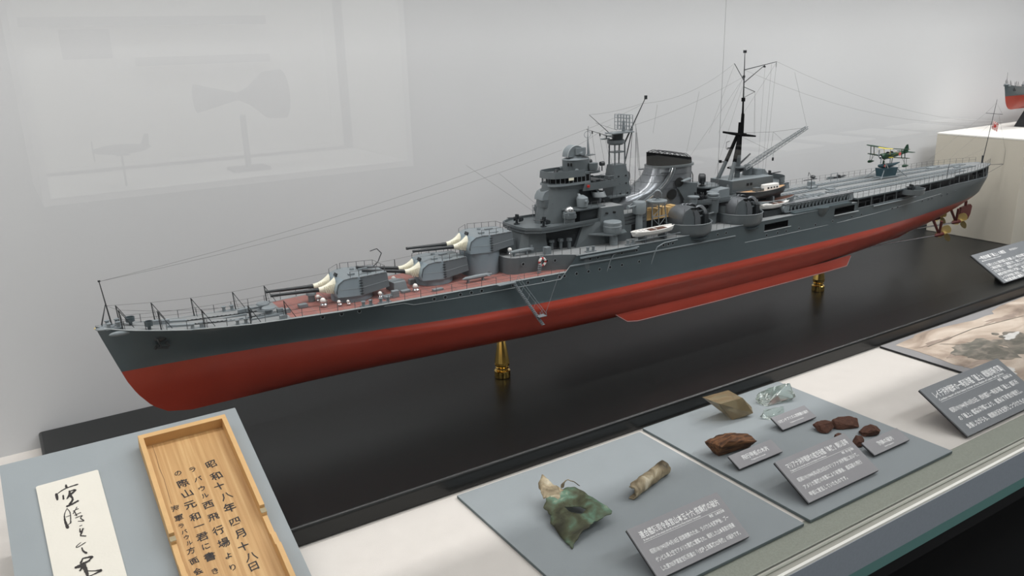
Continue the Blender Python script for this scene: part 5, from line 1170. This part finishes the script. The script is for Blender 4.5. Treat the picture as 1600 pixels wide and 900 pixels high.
# aft deckhouse carrying the mainmast
P2('aft_deckhouse', [(109.2, -2.8), (120.0, -3.2), (120.0, 3.2), (109.2, 2.8)], 9.6, 13.0, G, roof='ship_light')
SP('deckhouse_window', M().use('dark_opening').cbox((113.2, -2.98, 12.0), (.55, .1, .5), -.04).cbox((114.1, -3.0, 12.0), (.55, .1, .5), -.04))
P2('aft_gun_platform', ell(121.8, 3.6, 3.4, 28), 11.2, 11.4, G); w = M().use(G); pp = ell(121.8, 3.6, 3.4, 28)[21:]+ell(121.8, 3.6, 3.4, 28)[:8]; w.grid([[(x, y, 11.2) for x, y in pp], [(x, y, 12.4) for x, y in pp]]); w.grid([[(x-.12, y*.97, 12.4) for x, y in pp], [(x-.12, y*.97, 11.2) for x, y in pp]]); SP('platform_bulwark', w)
SP('gun_pedestal', M().use(G).lathe([(2.4, 6.4), (2.6, 11.2)], (121.6, 0, 0), 20)); aa_gun(122.6, -.2, 11.6, 2.6, 2, 1.1); SP('control_drum', M().use(G).lathe([(1.0, 13.0), (1.0, 14.6), (.5, 15.0)], (117.4, 1.0, 0), 16)); SP('vent_hood', M().use(GL).sideprism([(118.0, 13), (118.2, 14.2), (120.2, 14.0), (121.6, 12.6), (121.6, 11.6), (119, 11.6)], -.8, 1.8))
# mainmast tripod
m = M().use(G).tube((113.4, 0, 13.0), (113.55, 0, 17.3), .55, .5, 12).use('mast_black').tube((113.55, 0, 17.3), (113.7, 0, 23.4), .5, .4, 12); SP('mainmast', m)
for sgn in (-1, 1): SP('tripod_leg', M().use(G).tube((108.8, sgn*1.9, 10.5), (111.4, sgn*1.05, 16.2), .42, .38, 10).use('mast_black').tube((111.4, sgn*1.05, 16.2), (113.4, sgn*.2, 21.4), .38, .3, 10))
SP('main_topmast', M().use('mast_black').tube((114.1, 0, 20.8), (114.2, 0, 25.0), .38, .3, 10).tube((114.15, 0, 24), (114.1, 0, 28.0), .2, .15, 8).cbox((114.1, 0, 27.6), (.5, .5, .7)).use('dark_metal').tube((114.1, 0, 28.0), (113.9, 0, 36.2), .14, .06, 6).cbox((113.9, 0, 36.3), (.5, .4, .5)).cbox((113.95, 0, 31.8), (.4, .3, .4)))
SP('mast_yard', M().use('mast_black').tube((112.9, 3.6, 21.4), (113.7, 0, 21.1), .2, .34, 6).tube((113.7, 0, 21.1), (114.4, -3.2, 21.0), .34, .16, 6).cbox((113.7, 0, 21.2), (1.8, 1.6, .3)).cbox((112.4, .6, 14.9), (1.2, 1.0, .3)).cbox((112.2, 1.2, 18.6), (.8, .2, .2)).cbox((110.3, 1.5, 16.2), (.4, .4, .5)).tube((110.3, 1.5, 16.1), (111.4, 1.05, 16.1), .08, n=4))
SP('mast_platform', M().use(G).prism(ell(113.2, 1.6, 1.4, 16), 14.9, 15.1)); SP('mast_cage', M().use(GD).path([(111.6, .8, 18.4), (111.0, .8, 18.6), (111.0, .8, 19.8), (111.8, .8, 20.0)], .06, 4))
m = M().use('dark_metal').tube((113.9, 0, 33.0), (122.3, -.4, 34.2), .09, .06, 5).tube((113.9, 0, 30.6), (119.3, -.2, 33.7), .09, .06, 5).tube((113.9, 0, 31.2), (113.0, 1.6, 34.2), .07, n=4).tube((113.9, 0, 30.0), (115.6, -1.4, 29.0), .06, n=4).tube((115.6, -1.4, 29.0), (113.9, 0, 27.9), .04, n=4).tube((122.2, -.4, 34.1), (122.2, -.4, 33.2), .06, n=4).cbox((119.2, -.2, 33.4), (.3, .3, .3))
SP('gaff', m)
# aircraft crane boom
A = Vector((114.2, -.9, 14.6)); B = Vector((133.0, 0, 21.0)); 
cr_ = M().use(G); 
def boom(t, u, v):
    p = A.lerp(B, t); h = .75*min(1, .2+t*4)*(1-.55*t)+.12; wd = .45*(1-.5*t)+.05; up = Vector((-.32, 0, .95)); return p+up*h*v+Vector((0, wd*u, 0))
N_ = 34
for u, v in ((-1, -.5), (1, -.5), (-1, .5), (1, .5)): cr_.path([boom(i/N_, u, v) for i in range(N_+1)], .09, 4)
for i in range(N_):
    s_ = 1 if i % 2 else -1
    for u in (-1, 1): cr_.tube(boom(i/N_, u, -.5*s_), boom((i+1)/N_, u, .5*s_), .045, n=3)
    cr_.tube(boom(i/N_, -1, .5), boom(i/N_, 1, .5), .045, n=3)
SP('aircraft_crane', cr_, smooth=0)
m = M().use(GD).tube((113.6, 0, 15.3), (116.8, 0, 17.2), .2, .15, 6).tube(A, (113.4, 0, 14.0), .3, n=6).cbox((113.8, 0, 14.6), (1.6, 1.2, .5)); SP('crane_foot', m)
w = M().use('wire').tube((114, 0, 21.4), (123.0, 0, 20.9), .03, n=3).tube((123.0, 0, 20.9), B, .03, n=3).tube((123, 0, 20.9), boom(.62, 0, .5), .025, n=3).tube((123, 0, 20.9), boom(.42, 0, .5), .025, n=3).tube((114.4, 0, 20.6), boom(.4, 0, .5), .025, n=3)
p = boom(.45, 0, -.5); w.tube(p, p-Vector((0, 0, 1.2)), .04, n=3).use(GD).cbox(tuple(p-Vector((0, 0, 1.5))), (.3, .25, .6)); SP('crane_tackle', w, smooth=0)

# ------------------------------------------------------------------ boats
def boat(name, s, y, z, L, bw, h, hullm, deckm, rz=0, cover=None, label=None):
    m = M().use(hullm); rows = []; n = 16
    def hwid(t): return bw/2*(max(0, 1-abs(2*t-1.05)**2.6))**.7 if t < 1 else bw/2*.3
    for j, (k, zz) in enumerate(((1, h), (.92, h*.6), (.66, h*.22), (.06, 0))):
        row = []
        for i in range(n+1):
            t = i/n; sh = .22*h*(2*t-1)**2*(1 if j == 0 else .6); row.append((-L/2+L*t+(.1*L*(1-zz/h))*(1-t)*.6-(.05*L)*(1-zz/h)*t, k*hwid(max(.015, t)), zz+sh+(.3*h*(2*t-1)**4 if j == 3 else 0)))
        rows.append(row)
    full = rows+[[(x, -yy, zz) for x, yy, zz in r] for r in rows[::-1]]; m.grid(full)
    m.use(hullm).path([(x, yy, zz) for x, yy, zz in rows[0]], .07, 4).path([(x, -yy, zz) for x, yy, zz in rows[0]], .07, 4)
    m.use(deckm).grid([[(x, yy*.9, zz-.12) for x, yy, zz in rows[0]], [(x, -yy*.9, zz-.12) for x, yy, zz in rows[0]]])
    if cover: cover(m)
    q = M(); q.merge(m, Matrix.Translation((s, y, z)) @ Matrix.Rotation(rz, 4, 'Z')); o = SP(name, q, smooth=40)
    if label: o['label'] = label
    return o
def cov_white(L):
    def f(m):
        m.use('white_paint').cbox((-L*.28, 0, .95), (L*.3, 1.2, .25))
        for i in range(4): m.use('dark_metal').cbox((-L*.36+i*.75, 0, 1.0), (.15, .8, .16))
        m.use('rust').cbox((L*.12, 0, .93), (L*.38, 1.15, .22)).use('white_paint').cbox((L*.05, 0, 1.08), (.12, 1.3, .1))
    return f
for sgn in (-1, 1):
    boat('ship_boat', 84.5, sgn*8.3, 7.3, 9.4, 2.2, 1.0, 'white_paint', 'white_paint', 0, cov_white(9.4), 'white cutter on the deck edge')
    SP('boat_chocks', M().use(G).box(82.2, 82.6, min(sgn*7.4, sgn*9.2), max(sgn*7.4, sgn*9.2), 6.4, 7.6).box(86.6, 87.0, min(sgn*7.4, sgn*9.2), max(sgn*7.4, sgn*9.2), 6.4, 7.6).path([(80, sgn*9.3, 7.1), (90, sgn*9.3, 7.1)], .12, 5))
    boat('ship_boat', 116.0, sgn*7.0, 7.6, 8.0, 2.1, 1.0, 'white_paint', 'white_paint', 0, cov_white(8.0), 'white cutter beside the catapult')
    SP('boat_chocks', M().use('dark_metal').box(112.6, 119.4, min(sgn*6.2, sgn*7.8), max(sgn*6.2, sgn*7.8), 6.4, 7.5))
    def lc(m):
        m.use('white_paint').prism(ell(2.6, 2.3, .85, 16, .6), 1.5, 2.6, ell(2.6, 2.1, .7, 16, .6)); m.use(G).cbox((-1.0, 0, 1.9), (1.3, 1.0, .8)).cbox((-.1, 0, 1.8), (.9, 1.1, .5))
        for i in range(4): m.use('dark_opening').cbox((1.3+i*.8, 0, 2.05), (.3, 1.72, .25))
    boat('motor_launch', 114.6, sgn*4.9, 9.3, 13.4, 2.8, 1.7, 'dark_metal', 'tan_deck', 0, lc, 'launch with tan deck and white cabin')
    boat('motor_launch', 117.6, sgn*5.4, 7.4, 12.0, 2.6, 1.5, 'ship_light', 'rust', 0, None)
    for x in (112.6, 117.2): SP('boat_cradle', M().use(GL).box(x-.2, x+.2, min(sgn*4.0, sgn*6.0), max(sgn*4.0, sgn*6.0), 6.4, 9.6))
# ------------------------------------------------------------------ catapult
for sgn in (-1, 1):
    c = M().use(GL); y0, y1 = (sgn*8.0-.55, sgn*8.0+.55)
    for y in (y0, y1):
        for z in (6.9, 8.3): c.box(117.8, 137.6, y-.1, y+.1, z-.1, z+.1)
        for i in range(19):
            x = 118.2+i*1.05; c.tube((x, y, 6.9), (x+.52, y, 8.3), .07, n=4).tube((x+.52, y, 8.3), (x+1.05, y, 6.9), .07, n=4).tube((x, y, 6.9), (x, y, 8.3), .08, n=4)
    c.use('funnel_metal').box(117.4, 137.8, y0-.1, y1+.1, 8.3, 8.42); c.use(GL).lathe([(.8, y0-sgn*8), (.8, y1-sgn*8)], (118.0, sgn*8.0, 7.5), 14, 'y').box(136.6, 137.9, y0, y1, 6.9, 8.3); c.use(GD).box(118, 137, sgn*8-.1, sgn*8+.1, 7.1, 7.9)
    SP('catapult', c, smooth=20)
    SP('catapult_pedestal', M().use('ship_side').lathe([(.2, 3.6), (1.8, 5.6), (2.1, 6.8)], (127.2, sgn*8.4, 0), 20).box(119, 136, min(sgn*8.4, sgn*9.7), max(sgn*8.4, sgn*9.7), 6.35, 6.75))
# ------------------------------------------------------------------ flight deck
def fw(s): return tab([(123, 7.0), (126, 7.0), (128, 7.0), (137.8, 7.2), (138.2, 9.3), (152, 8.9), (165, 8.0), (176, 7.3), (178, 6.3), (187, 5.6), (194, 4.2), (199, 2.7), (201.4, 1.7)], s)
m = M().use('ship_deck'); S = [122, 126, 130, 134, 137.8, 138.2, 142, 147, 152, 158, 165, 170, 176, 178, 183, 187, 191, 194, 197, 199, 200.5, 201.4]
pts = [(s, -fw(s)) for s in S]+[(s, fw(s)) for s in S[::-1]]
m.prism(pts, 6.85, 7.15); m.use('ship_side'); m.m = [m.k if i not in (1,) else 0 for i in range(len(m.m))]
SP('flight_deck', m, smooth=20)
P2('flight_deck_shelf', [(120.5, -6.8), (124, -6.9), (124, 6.9), (120.5, 6.8)], 6.6, 7.1, 'ship_deck')
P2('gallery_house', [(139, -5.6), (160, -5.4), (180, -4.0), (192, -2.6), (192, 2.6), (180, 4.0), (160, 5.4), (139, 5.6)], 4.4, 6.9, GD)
for sgn in (-1, 1):
    s = 139.0
    while s < 200.5:
        y = min(fw(s), stab(BD, s))-.25; SP('gallery_pillar', M().use(G).tube((s, sgn*(stab(BD, s)-.25), zdk(s)-.6), (s, sgn*y, 6.9), .13, n=5), smooth=0); s += 4.6 if s < 190 else 2.6
    SP('gallery_net_boom', M().use('ship_light').path([(x, sgn*(hb(x, 4.6)+.15), 4.75) for x in (144, 150, 156, 160)], .16, 6))
    rail('guard_rail', [(s, sgn*(fw(s)-.15), 7.15) for s in (138.4, 145, 152, 158, 165, 170, 176, 178, 183, 187, 191, 194, 197, 200.8)], 1.2, 1.9, 2)
SP('stern_bracket', M().use('dark_metal').tube((200.2, 0, 4.0), (200.4, 0, 7.0), .5, .4, 8).box(199.6, 200.9, -1.6, 1.6, 4.4, 6.9).cbox((201.2, 0, 2.6), (.5, 1.2, .5)))
# handling rails: sleepered tracks
def track(name, P, g=.62, step=1.05):
    for_ = M().use('ship_light'); t = M().use('dark_metal')
    P = [Vector(p) for p in P]
    for a, b in zip(P, P[1:]):
        d = (b-a); L = d.length; d = d/L; nrm = Vector((-d.y, d.x, 0)); ang = math.atan2(d.y, d.x); c = (a+b)/2
        t.cbox((c.x, c.y, c.z+.03), (L, g*2, .06), ang)
        for sg in (-1, 1): for_.cbox((c.x-d.y*g*sg, c.y+d.x*g*sg, c.z+.12), (L, .1, .12), ang)
        k = int(L/step)
        for i in range(k):
            p = a+d*(i+.5)*L/k; for_.cbox((p.x, p.y, p.z+.1), (step*.5, g*1.9, .1), ang)
    for_.merge(t); SP(name, for_, smooth=0)
Z7 = 7.15
track('handling_track', [(127, 5.4, Z7), (150, 5.4, Z7), (176, 5.0, Z7), (188, 4.0, Z7)])
track('handling_track', [(129, 2.2, Z7), (150, 2.2, Z7), (176, 1.9, Z7), (195, 1.6, Z7)])
track('handling_track', [(139, -1.6, Z7), (160, -1.7, Z7), (180, -1.7, Z7), (194, -1.5, Z7)])
track('handling_track', [(141, -4.5, Z7), (160, -4.5, Z7), (178, -4.1, Z7), (186, -3.6, Z7)])
track('handling_track', [(128, 1.5, Z7), (134, -3.4, Z7), (137, -5.2, Z7)]); track('handling_track', [(123.5, 5.4, Z7), (127, 5.4, Z7)]); track('handling_track', [(123.5, -2.2, Z7), (127.5, -2.0, Z7), (138, -1.6, Z7)])
for s, y in ((126.6, 3.4), (127.6, -.6)): SP('turntable', M().use('ship_deck').lathe([(1.7, 0), (1.7, .18), (1.5, .22)], (s, y, Z7), 24))
for s, y, d in ((141, 3.8, (2.2, 1.2, .4)), (142.6, .4, (2.0, 1.0, .25)), (131.5, -4.6, (3.0, 2.2, .3)), (134.4, -.4, (2.2, 1.2, .15)), (184, 2.9, (3, 1.4, .3)), (189.5, 0, (2, .8, .25)), (144.2, 6.6, (1.6, .9, .8))): SP('deck_hatch', M().use(GL).cbox((s, y, Z7+d[2]/2), d))
SP('hatch_awning_frame', M().use(GD).tube((139.6, 3.0, Z7), (139.6, 3.0, 9.4), .09, n=5).path([(139.6, 3.0, 9.2), (139.8, 3.6, 10.3), (140.6, 4.6, 10.6), (141.2, 5.2, 9.6)], .06, 4).cbox((141, 4.4, 9.0), (4.2, .3, .12)).ball((142.8, 5.2, 9.3), .55, 10, 6, 1.2, 1, .7))
SP('windlass_frame', M().use(GL).path([(151.6, 7.2, Z7), (151.6, 7.2, 8.8), (154, 7.2, 8.8), (154, 7.2, Z7)], .06, 4).path([(151.6, 7.2, 8.0), (154, 7.2, 8.0)], .04, 4))
SP('deck_davit', M().use(GD).path([(173.6, -6.9, 6.9), (173.8, -6.9, 9.6), (174.6, -6.6, 10.2)], .08, 5))
SP('deck_winch', M().use(GL).lathe([(.5, 0), (.3, .4), (.6, .8)], (137.0, -5.4, Z7), 12).path([(136.4, -6.2, Z7), (136.4, -6.2, 8.4), (139, -6.2, 8.4), (139, -6.2, Z7)], .05, 4))
# stern AA tubs projecting to each side
for sgn in (-1, 1):
    SP('stern_gun_tub', M().use(G).lathe([(.3, -1.4), (2.4, -.9), (2.6, -.8), (2.7, .3), (2.55, .3), (2.45, -.6), (.05, -.6)], (157.0, sgn*9.0, 6.7), 26, cap=False)); aa_gun(157.0, sgn*9.0, 6.2, 2.9, 3, 1.0)
# ensign staff, flag, stern booms
SP('ensign_staff', M().use(GD).tube((200.6, 0, 7.1), (203.6, 0, 22.4), .12, .05, 6).tube((202.6, -2.3, 19.0), (203.6, 2.3, 19.0), .05, n=4).tube((200.6, 0, 7), (200.5, 0, 9.0), .25, n=6))
fl = M(); 
NR = 32; FX, FZc = .95, -.15
for side_, yo in ((0, -.01), (1, .01)):
    for i in range(NR):
        a0, a1 = 2*PI*i/NR, 2*PI*(i+1)/NR
        def rim(a):
            c, s = math.cos(a), math.sin(a); k = min(((1.15 if c > 0 else .85)/abs(c)) if abs(c) > 1e-6 else 9, (.95/abs(s)) if abs(s) > 1e-6 else 9); return (c*k, s*k)
        q0, q1 = rim(a0), rim(a1)
        def w3(p): x = p[0]+.85; z = p[1]; return (203.0+x*.62+z*.2, yo+.22*math.sin(x*3)-.35*x, 16.6+z-.62*x)
        fl.use('red_paint' if i % 2 else 'white_paint'); fs = [(0, 1, 2)] if side_ else [(2, 1, 0)]
        fl.add([w3((0, 0)), w3(q0), w3(q1)], fs)
        fl.use('red_paint'); yo2 = yo*2.2; v = [w3((0, 0)), w3((.38*math.cos(a0), .38*math.sin(a0))), w3((.38*math.cos(a1), .38*math.sin(a1)))]; fl.add([(x, y+yo*1.2, z) for x, y, z in v], fs)
SP('ensign_flag', fl, smooth=0, label='white ensign with red sun and rays')
SP('stern_boom', M().use(GD).tube((200.9, 0, 6.6), (208.4, -1.2, 6.2), .06, n=4).tube((200.9, 0, 3.6), (208.3, -1.2, 6.1), .05, n=4).tube((208.4, -1.2, 6.2), (208.5, -1.2, 9.6), .03, n=4))
# accommodation ladder over the port side
m = M().use(GL); a = Vector((56.2, -9.0, 4.2)); b = Vector((60.2, -10.9, -2.9))
dv = (b-a)
for o_ in (-.2, .2): m.tube(a+Vector((o_, 0, 0)), b+Vector((o_, 0, 0)), .07, n=4)
for i in range(26): p = a+dv*(i+.5)/26; m.cbox(tuple(p), (.5, .5, .08))
for i in range(5): p = a+dv*i/5+Vector((.3, -.1, 0)); m.tube(p, p+Vector((.5, 0, .95)), .035, n=4)
m.tube(a+Vector((.8, -.1, .95)), b+Vector((.6, -.1, 1.7)), .035, n=4).tube(a+Vector((.6, -.1, .5)), b+Vector((.5, -.1, 1.3)), .03, n=4)
m.cbox(tuple(b+Vector((-.2, .2, 1.5))), (1.4, 1.1, .08)).cbox((55.0, -8.9, 4.25), (3.0, .9, .1))
for q in ((-.8, -.3), (.4, -.3), (.4, .7)): m.tube(b+Vector((q[0], q[1], 1.5)), b+Vector((q[0], q[1], 2.4)), .035, n=4)
SP('accommodation_ladder', m, smooth=0); SP('ladder_fall', M().use('wire').tube((64.6, -9.3, 4.6), tuple(b+Vector((.5, -.2, 2.2))), .03, n=3).tube((57.6, -9.2, 4.3), (58.8, -10, .6), .02, n=3))
# rigging wires
w = M().use('wire')
def wire(*P, r=.018): w.path(P, r, 3)
def sagw(a, b, sag, r=.018, n=10):
    a, b = Vector(a), Vector(b); wire(*[tuple(a.lerp(b, i/n)-Vector((0, 0, sag*4*(i/n)*(1-i/n)))) for i in range(n+1)], r=r)
sagw((1.3, 0, 12.2), (73.4, -4.5, 25.5), 1.3); sagw((1.3, 0, 12.2), (72.0, 0, 22.0), 1.4)
sagw((75, 0, 22.4), (83, 1.0, 25.2), .1)
wire((53.9, 0, 21.3), (67.5, 0, 11.5)); wire((59.8, 0, 19.4), (66.6, 0, 13.7))
sagw((73.4, -4.5, 25.5), (88.9, 0, 28.2), .2); sagw((80.4, 3.6, 26.9), (88.9, 0, 28.4), .3); sagw((87.0, 0, 24.8), (113.9, 0, 31.8), .7); sagw((88.9, 0, 28.4), (113.0, 1.6, 34.2), 1.6)
sagw((122.3, -.4, 34.2), (203.3, 0, 17.0), 2.6); sagw((114.0, 0, 33.0), (203.3, 0, 17.0), 3.4)
for p, q in (((122.2, -.4, 33.4), (119.5, -1.5, 13.4)), ((119.3, -.2, 33.4), (118.0, -1, 13.2)), ((121.0, -.3, 33.8), (118.9, -1.4, 13.2)), ((113.0, 1.6, 34.0), (108.5, 3.0, 21.6)), ((113.9, 0, 31.8), (110.4, 2.4, 21.5)), ((113.7, 0, 30), (108.6, 1.2, 14)), ((115.6, -1.4, 29), (114.6, -2.8, 21.2)), ((115.6, -1.4, 29), (115.0, -2.2, 21.2)), ((113.9, 0, 31.6), (100.6, 0, 18.0)), ((103.6, 1, 29.6), (99.8, 0, 18.6)), ((93.5, 1, 27.9), (92.6, 1.0, 23.0)), ((133, 0, 21.0), (128.0, -.1, 32.0)), ((122.2, -.4, 34), (113.8, 0, 24.5))): wire(p, q)
wire((203.5, 0, 21.6), (202.6, -2.3, 19.0)); wire((203.5, 0, 21.6), (203.6, 2.3, 19.0)); wire((203.6, 2.3, 19), (186, 6, 8)); wire((203, 0, 17), (192, 4, 8)); wire((201.5, 0, 10.8), (196, 2.5, 8.3)); wire((208.5, -1.2, 9.6), (203.4, -1.0, 18.8))
SP('rigging', w, smooth=0)
SP('aerial_whip', M().use('dark_metal').tube((106.8, -1.3, 12.9), (107.1, -1.3, 50.0), .045, .02, 4))

# second model further right on the plinth
ship2 = thing('warship_model', 'second grey and red warship model, only its bow in frame at far right', 'model ship', (2.312, 1.192, .326))
ship2.scale = (.5, .5, .5)
def ctree(o, parent):
    c = o.copy(); COL.objects.link(c); c.parent = parent
    for ch in list(o.children): ctree(ch, c)
for o in list(ship.children):
    if o.name.split('.')[0] in ('hull', 'foredeck', 'linoleum_deck', 'upper_deck', 'gun_turret', 'forward_deckhouse', 'bridge_base', 'bridge_tower', 'gun_platform', 'bridge_room', 'control_tower', 'funnel', 'funnel_cap', 'jackstaff', 'anchor', 'flight_deck', 'gallery_house', 'mainmast', 'boat_deck_house', 'midship_deckhouse', 'bow_chock', 'capstan', 'awning_stanchion') and o.parent == ship: ctree(o, ship2)
st = link('model_stand', M().use('label_black').prism([(2.455, 1.165), (2.53, 1.165), (2.53, 1.225), (2.455, 1.225)], .2735, .3262, [(2.467, 1.180), (2.52, 1.180), (2.52, 1.206), (2.467, 1.206)]).mesh('model_stand', smooth=0))
st['label'] = 'dark wedge stand under the second model at the far right edge'; st['category'] = 'stand'

# ------------------------------------------------------------------ seaplane on its deck trolley
PLX, PLY, PLZ = SX+1.650, SY+.022, SZ+.0718
plane = thing('model_seaplane', 'small green and yellow biplane seaplane on a trolley on the flight deck', 'model aeroplane', (PLX, PLY, PLZ), (0, 0, math.radians(-5)))
def AP(name, m, sm=35, **k): return link(name, m.mesh(name, .01, (0, 0, 0), sm), plane, **k)
ZF = 4.9      # fuselage axis above deck
fus = M().use('plane_green'); rows = []
for x, hw_, zt, zb_ in ((-2.7, .45, .45, -.45), (-2.5, .68, .66, -.66), (-1.4, .72, .72, -.74), (-.2, .6, .78, -.7), (1.2, .5, .72, -.6), (3.2, .32, .55, -.25), (5.2, .14, .42, .02), (6.2, .05, .36, .14)):
    rows.append([(x, hw_*math.cos(2*PI*i/16), ZF+(zt+zb_)/2+(zt-zb_)/2*math.sin(2*PI*i/16)) for i in range(17)])
fus.grid([r[::-1] for r in rows]); fus.use('mast_black').add(rows[0][:-1], [tuple(range(16))])
for x in (-.5, .8): fus.use('mast_black').ball((x, 0, ZF+.72), .34, 10, 6, 1.3, 1, .7)
fus.use('pink_paint').lathe([(.01, .44), (.42, .50)], (3.0, 0, ZF+.2), 14, 'y', cap=False).lathe([(.42, -.50), (.01, -.46)], (3.0, 0, ZF+.2), 14, 'y', cap=False)
AP('fuselage', fus, 45)
def wing(z, x0, ch, span, dih=.06):
    m = M()
    for sg in (-1, 1):
        out = []
        for y in (0, span*.35, span*.86, span):
            c = ch*(1 if y < span*.9 else .6); xo = x0+(ch-c)*.5; zz_ = z+dih*y
            out.append([(xo, sg*y, zz_), (xo+c*.3, sg*y, zz_+.12), (xo+c, sg*y, zz_+.02), (xo+c*.5, sg*y, zz_-.04), (xo, sg*y, zz_)])
        m.use('plane_yellow' if 0 else 'plane_green').grid([r[:3] for r in out]); m.use('plane_yellow').grid([r[2:] for r in out])
        m.use('plane_yellow').grid([[out[0][0], out[0][1]], [(out[1][0][0], out[1][0][1], out[1][0][2]), (out[1][1][0]-.2, out[1][1][1], out[1][1][2]+.01)]])
        m.use('plane_green').grid([[r[0], r[1]] for r in out])
    return m
AP('upper_wing', wing(ZF+1.65, -1.5, 1.75, 5.5), 40); AP('lower_wing', wing(ZF-.35, -1.0, 1.6, 5.4), 40)
for sg in (-1, 1):
    AP('wing_strut', M().use('plane_green').tube((-1.0, sg*4.1, ZF-.1), (-1.2, sg*4.1, ZF+1.9), .1, n=5).tube((.1, sg*4.1, ZF-.1), (-.2, sg*4.1, ZF+1.9), .1, n=5).use('plane_yellow').tube((-.6, sg*.7, ZF+.3), (-.8, sg*.9, ZF+1.7), .06, n=5).tube((-.5, sg*1.0, ZF+1.7), (-.5, sg*4, ZF), .025, n=3).tube((-.5, sg*.6, ZF-.3), (-.6, sg*4, ZF+1.8), .025, n=3), 0)
    AP('outrigger_float', M().use('plane_green').lathe([(.05, -1.0), (.3, -.6), (.32, .2), (.06, 1.2)], (-.3, sg*4.6, ZF-1.75), 12, 'x').tube((-.6, sg*4.6, ZF-1.5), (-.6, sg*4.5, ZF-.1), .06, n=4).tube((.1, sg*4.6, ZF-1.5), (.1, sg*4.5, ZF-.1), .06, n=4).tube((-.2, sg*4.6, ZF-1.5), (-.2, sg*3.6, ZF-.1), .04, n=4))
AP('tail_fin', M().use('plane_green').sideprism([(4.4, ZF+.4), (5.6, ZF+2.0), (6.1, ZF+2.1), (6.4, ZF+1.2), (6.3, ZF+.2)], -.07, .07), 0)
AP('tail_plane', M().use('plane_green').prism([(4.7, 0), (5.1, -2.0), (6.1, -2.1), (6.3, 0), (6.1, 2.1), (5.1, 2.0)], ZF+.40, ZF+.52), 0)
AP('propeller', M().use('silver').ball((-2.85, 0, ZF), .24, 10, 6).use('ship_light').cbox((-2.95, .35, ZF+.7), (.08, .22, 1.6), 0).cbox((-2.95, -.35, ZF-.7), (.08, .22, 1.6), 0))
mf = M().use('plane_blue'); rows = []
for x, w_, t_, b_ in ((-3.6, .05, .28, .15), (-3.2, .35, .42, -.22), (-2.0, .5, .5, -.5), (0, .5, .45, -.55), (1.6, .38, .4, -.3), (3.6, .12, .45, .2)):
    rows.append([(x+.2, w_*math.cos(2*PI*i/12), 2.75+(t_+b_)/2+(t_-b_)/2*math.sin(2*PI*i/12)) for i in range(13)])
mf.grid([r[::-1] for r in rows]); mf.use('pink_paint').lathe([(.3, 0), (.01, -.06)], (-1.7, -.5, 2.8), 12, 'y', cap=False)
AP('main_float', mf, 45)
AP('float_strut', M().use('plane_green').tube((-1.6, 0, 3.1), (-1.5, 0, ZF-.5), .22, n=6).tube((.9, .2, 3.1), (.9, .3, ZF-.5), .08, n=5).tube((.9, -.2, 3.1), (.9, -.3, ZF-.5), .08, n=5).use('white_paint').path([(-2.9, -.5, ZF-.4), (-2.0, -.8, ZF-1.0), (-1.4, -.5, 2.4)], .06, 4).path([(-1.2, -.55, 3.1), (-.7, -.7, 2.2), (-.6, -.7, 1.6)], .08, 4))
AP('trolley_cradle', M().use('plane_blue').prism([(-2.4, -1.0), (1.6, -1.0), (1.6, 1.0), (-2.4, 1.0)], .35, 2.25, [(-2.7, -1.2), (2.0, -1.2), (2.0, 1.2), (-2.7, 1.2)]), 0)
AP('trolley_base', M().use('ship_light').box(-3.2, 2.6, -1.3, 1.3, .12, .4).tube((-2.5, -1.1, 1.9), (-4.6, -2.2, .15), .1, n=5).tube((-2.5, 1.1, 1.9), (-5.0, 2.0, .15), .1, n=5).tube((1.8, -1.1, 1.9), (3.6, -2.4, .15), .1, n=5).tube((1.8, 1.1, 1.9), (3.8, 2.2, .15), .1, n=5).tube((-3.0, -1.3, .3), (-7, -1.5, .15), .12, n=5), 0)

# ------------------------------------------------------------------ brass pedestals
def pedestal(x, ztop, label):
    H_ = ztop
    prof = [(.0125, .0003), (.0135, .001), (.0135, .012), (.0128, .0128), (.0095, .0132), (.0095, .0155), (.0112, .0165), (.0112, .0178), (.0100, .0190), (.0123, .0215), (.0126, .0245)]
    m = M().use('brass').lathe(prof, (0, 0, 0), 48)
    o = link('brass_pedestal', None, None, (x, 1.10, 0)); o['label'] = label; o['category'] = 'pedestal'; o.empty_display_size = .02
    link('base', m.mesh('base', smooth=30), o)
    n = 12; b = M().use('brass')
    b.lathe([(.0126, .0245), (.0128, .027), (.0066, H_-.009), (.0060, H_-.008)], (0, 0, 0), n)
    link('faceted_stem', b.mesh('faceted_stem', smooth=0), o)
    link('collar', M().use('brass').lathe([(.0060, H_-.008), (.0085, H_-.007), (.0085, H_-.003), (.0060, H_-.002), (.0060, H_-.0004)], (0, 0, 0), 40).mesh('collar', smooth=30), o)
pedestal(.663, .0748, 'faceted brass pedestal under the forward half of the hull, in plain view')
pedestal(1.478, .0748, 'brass pedestal under the after half of the hull, mostly hidden by the bilge keel')
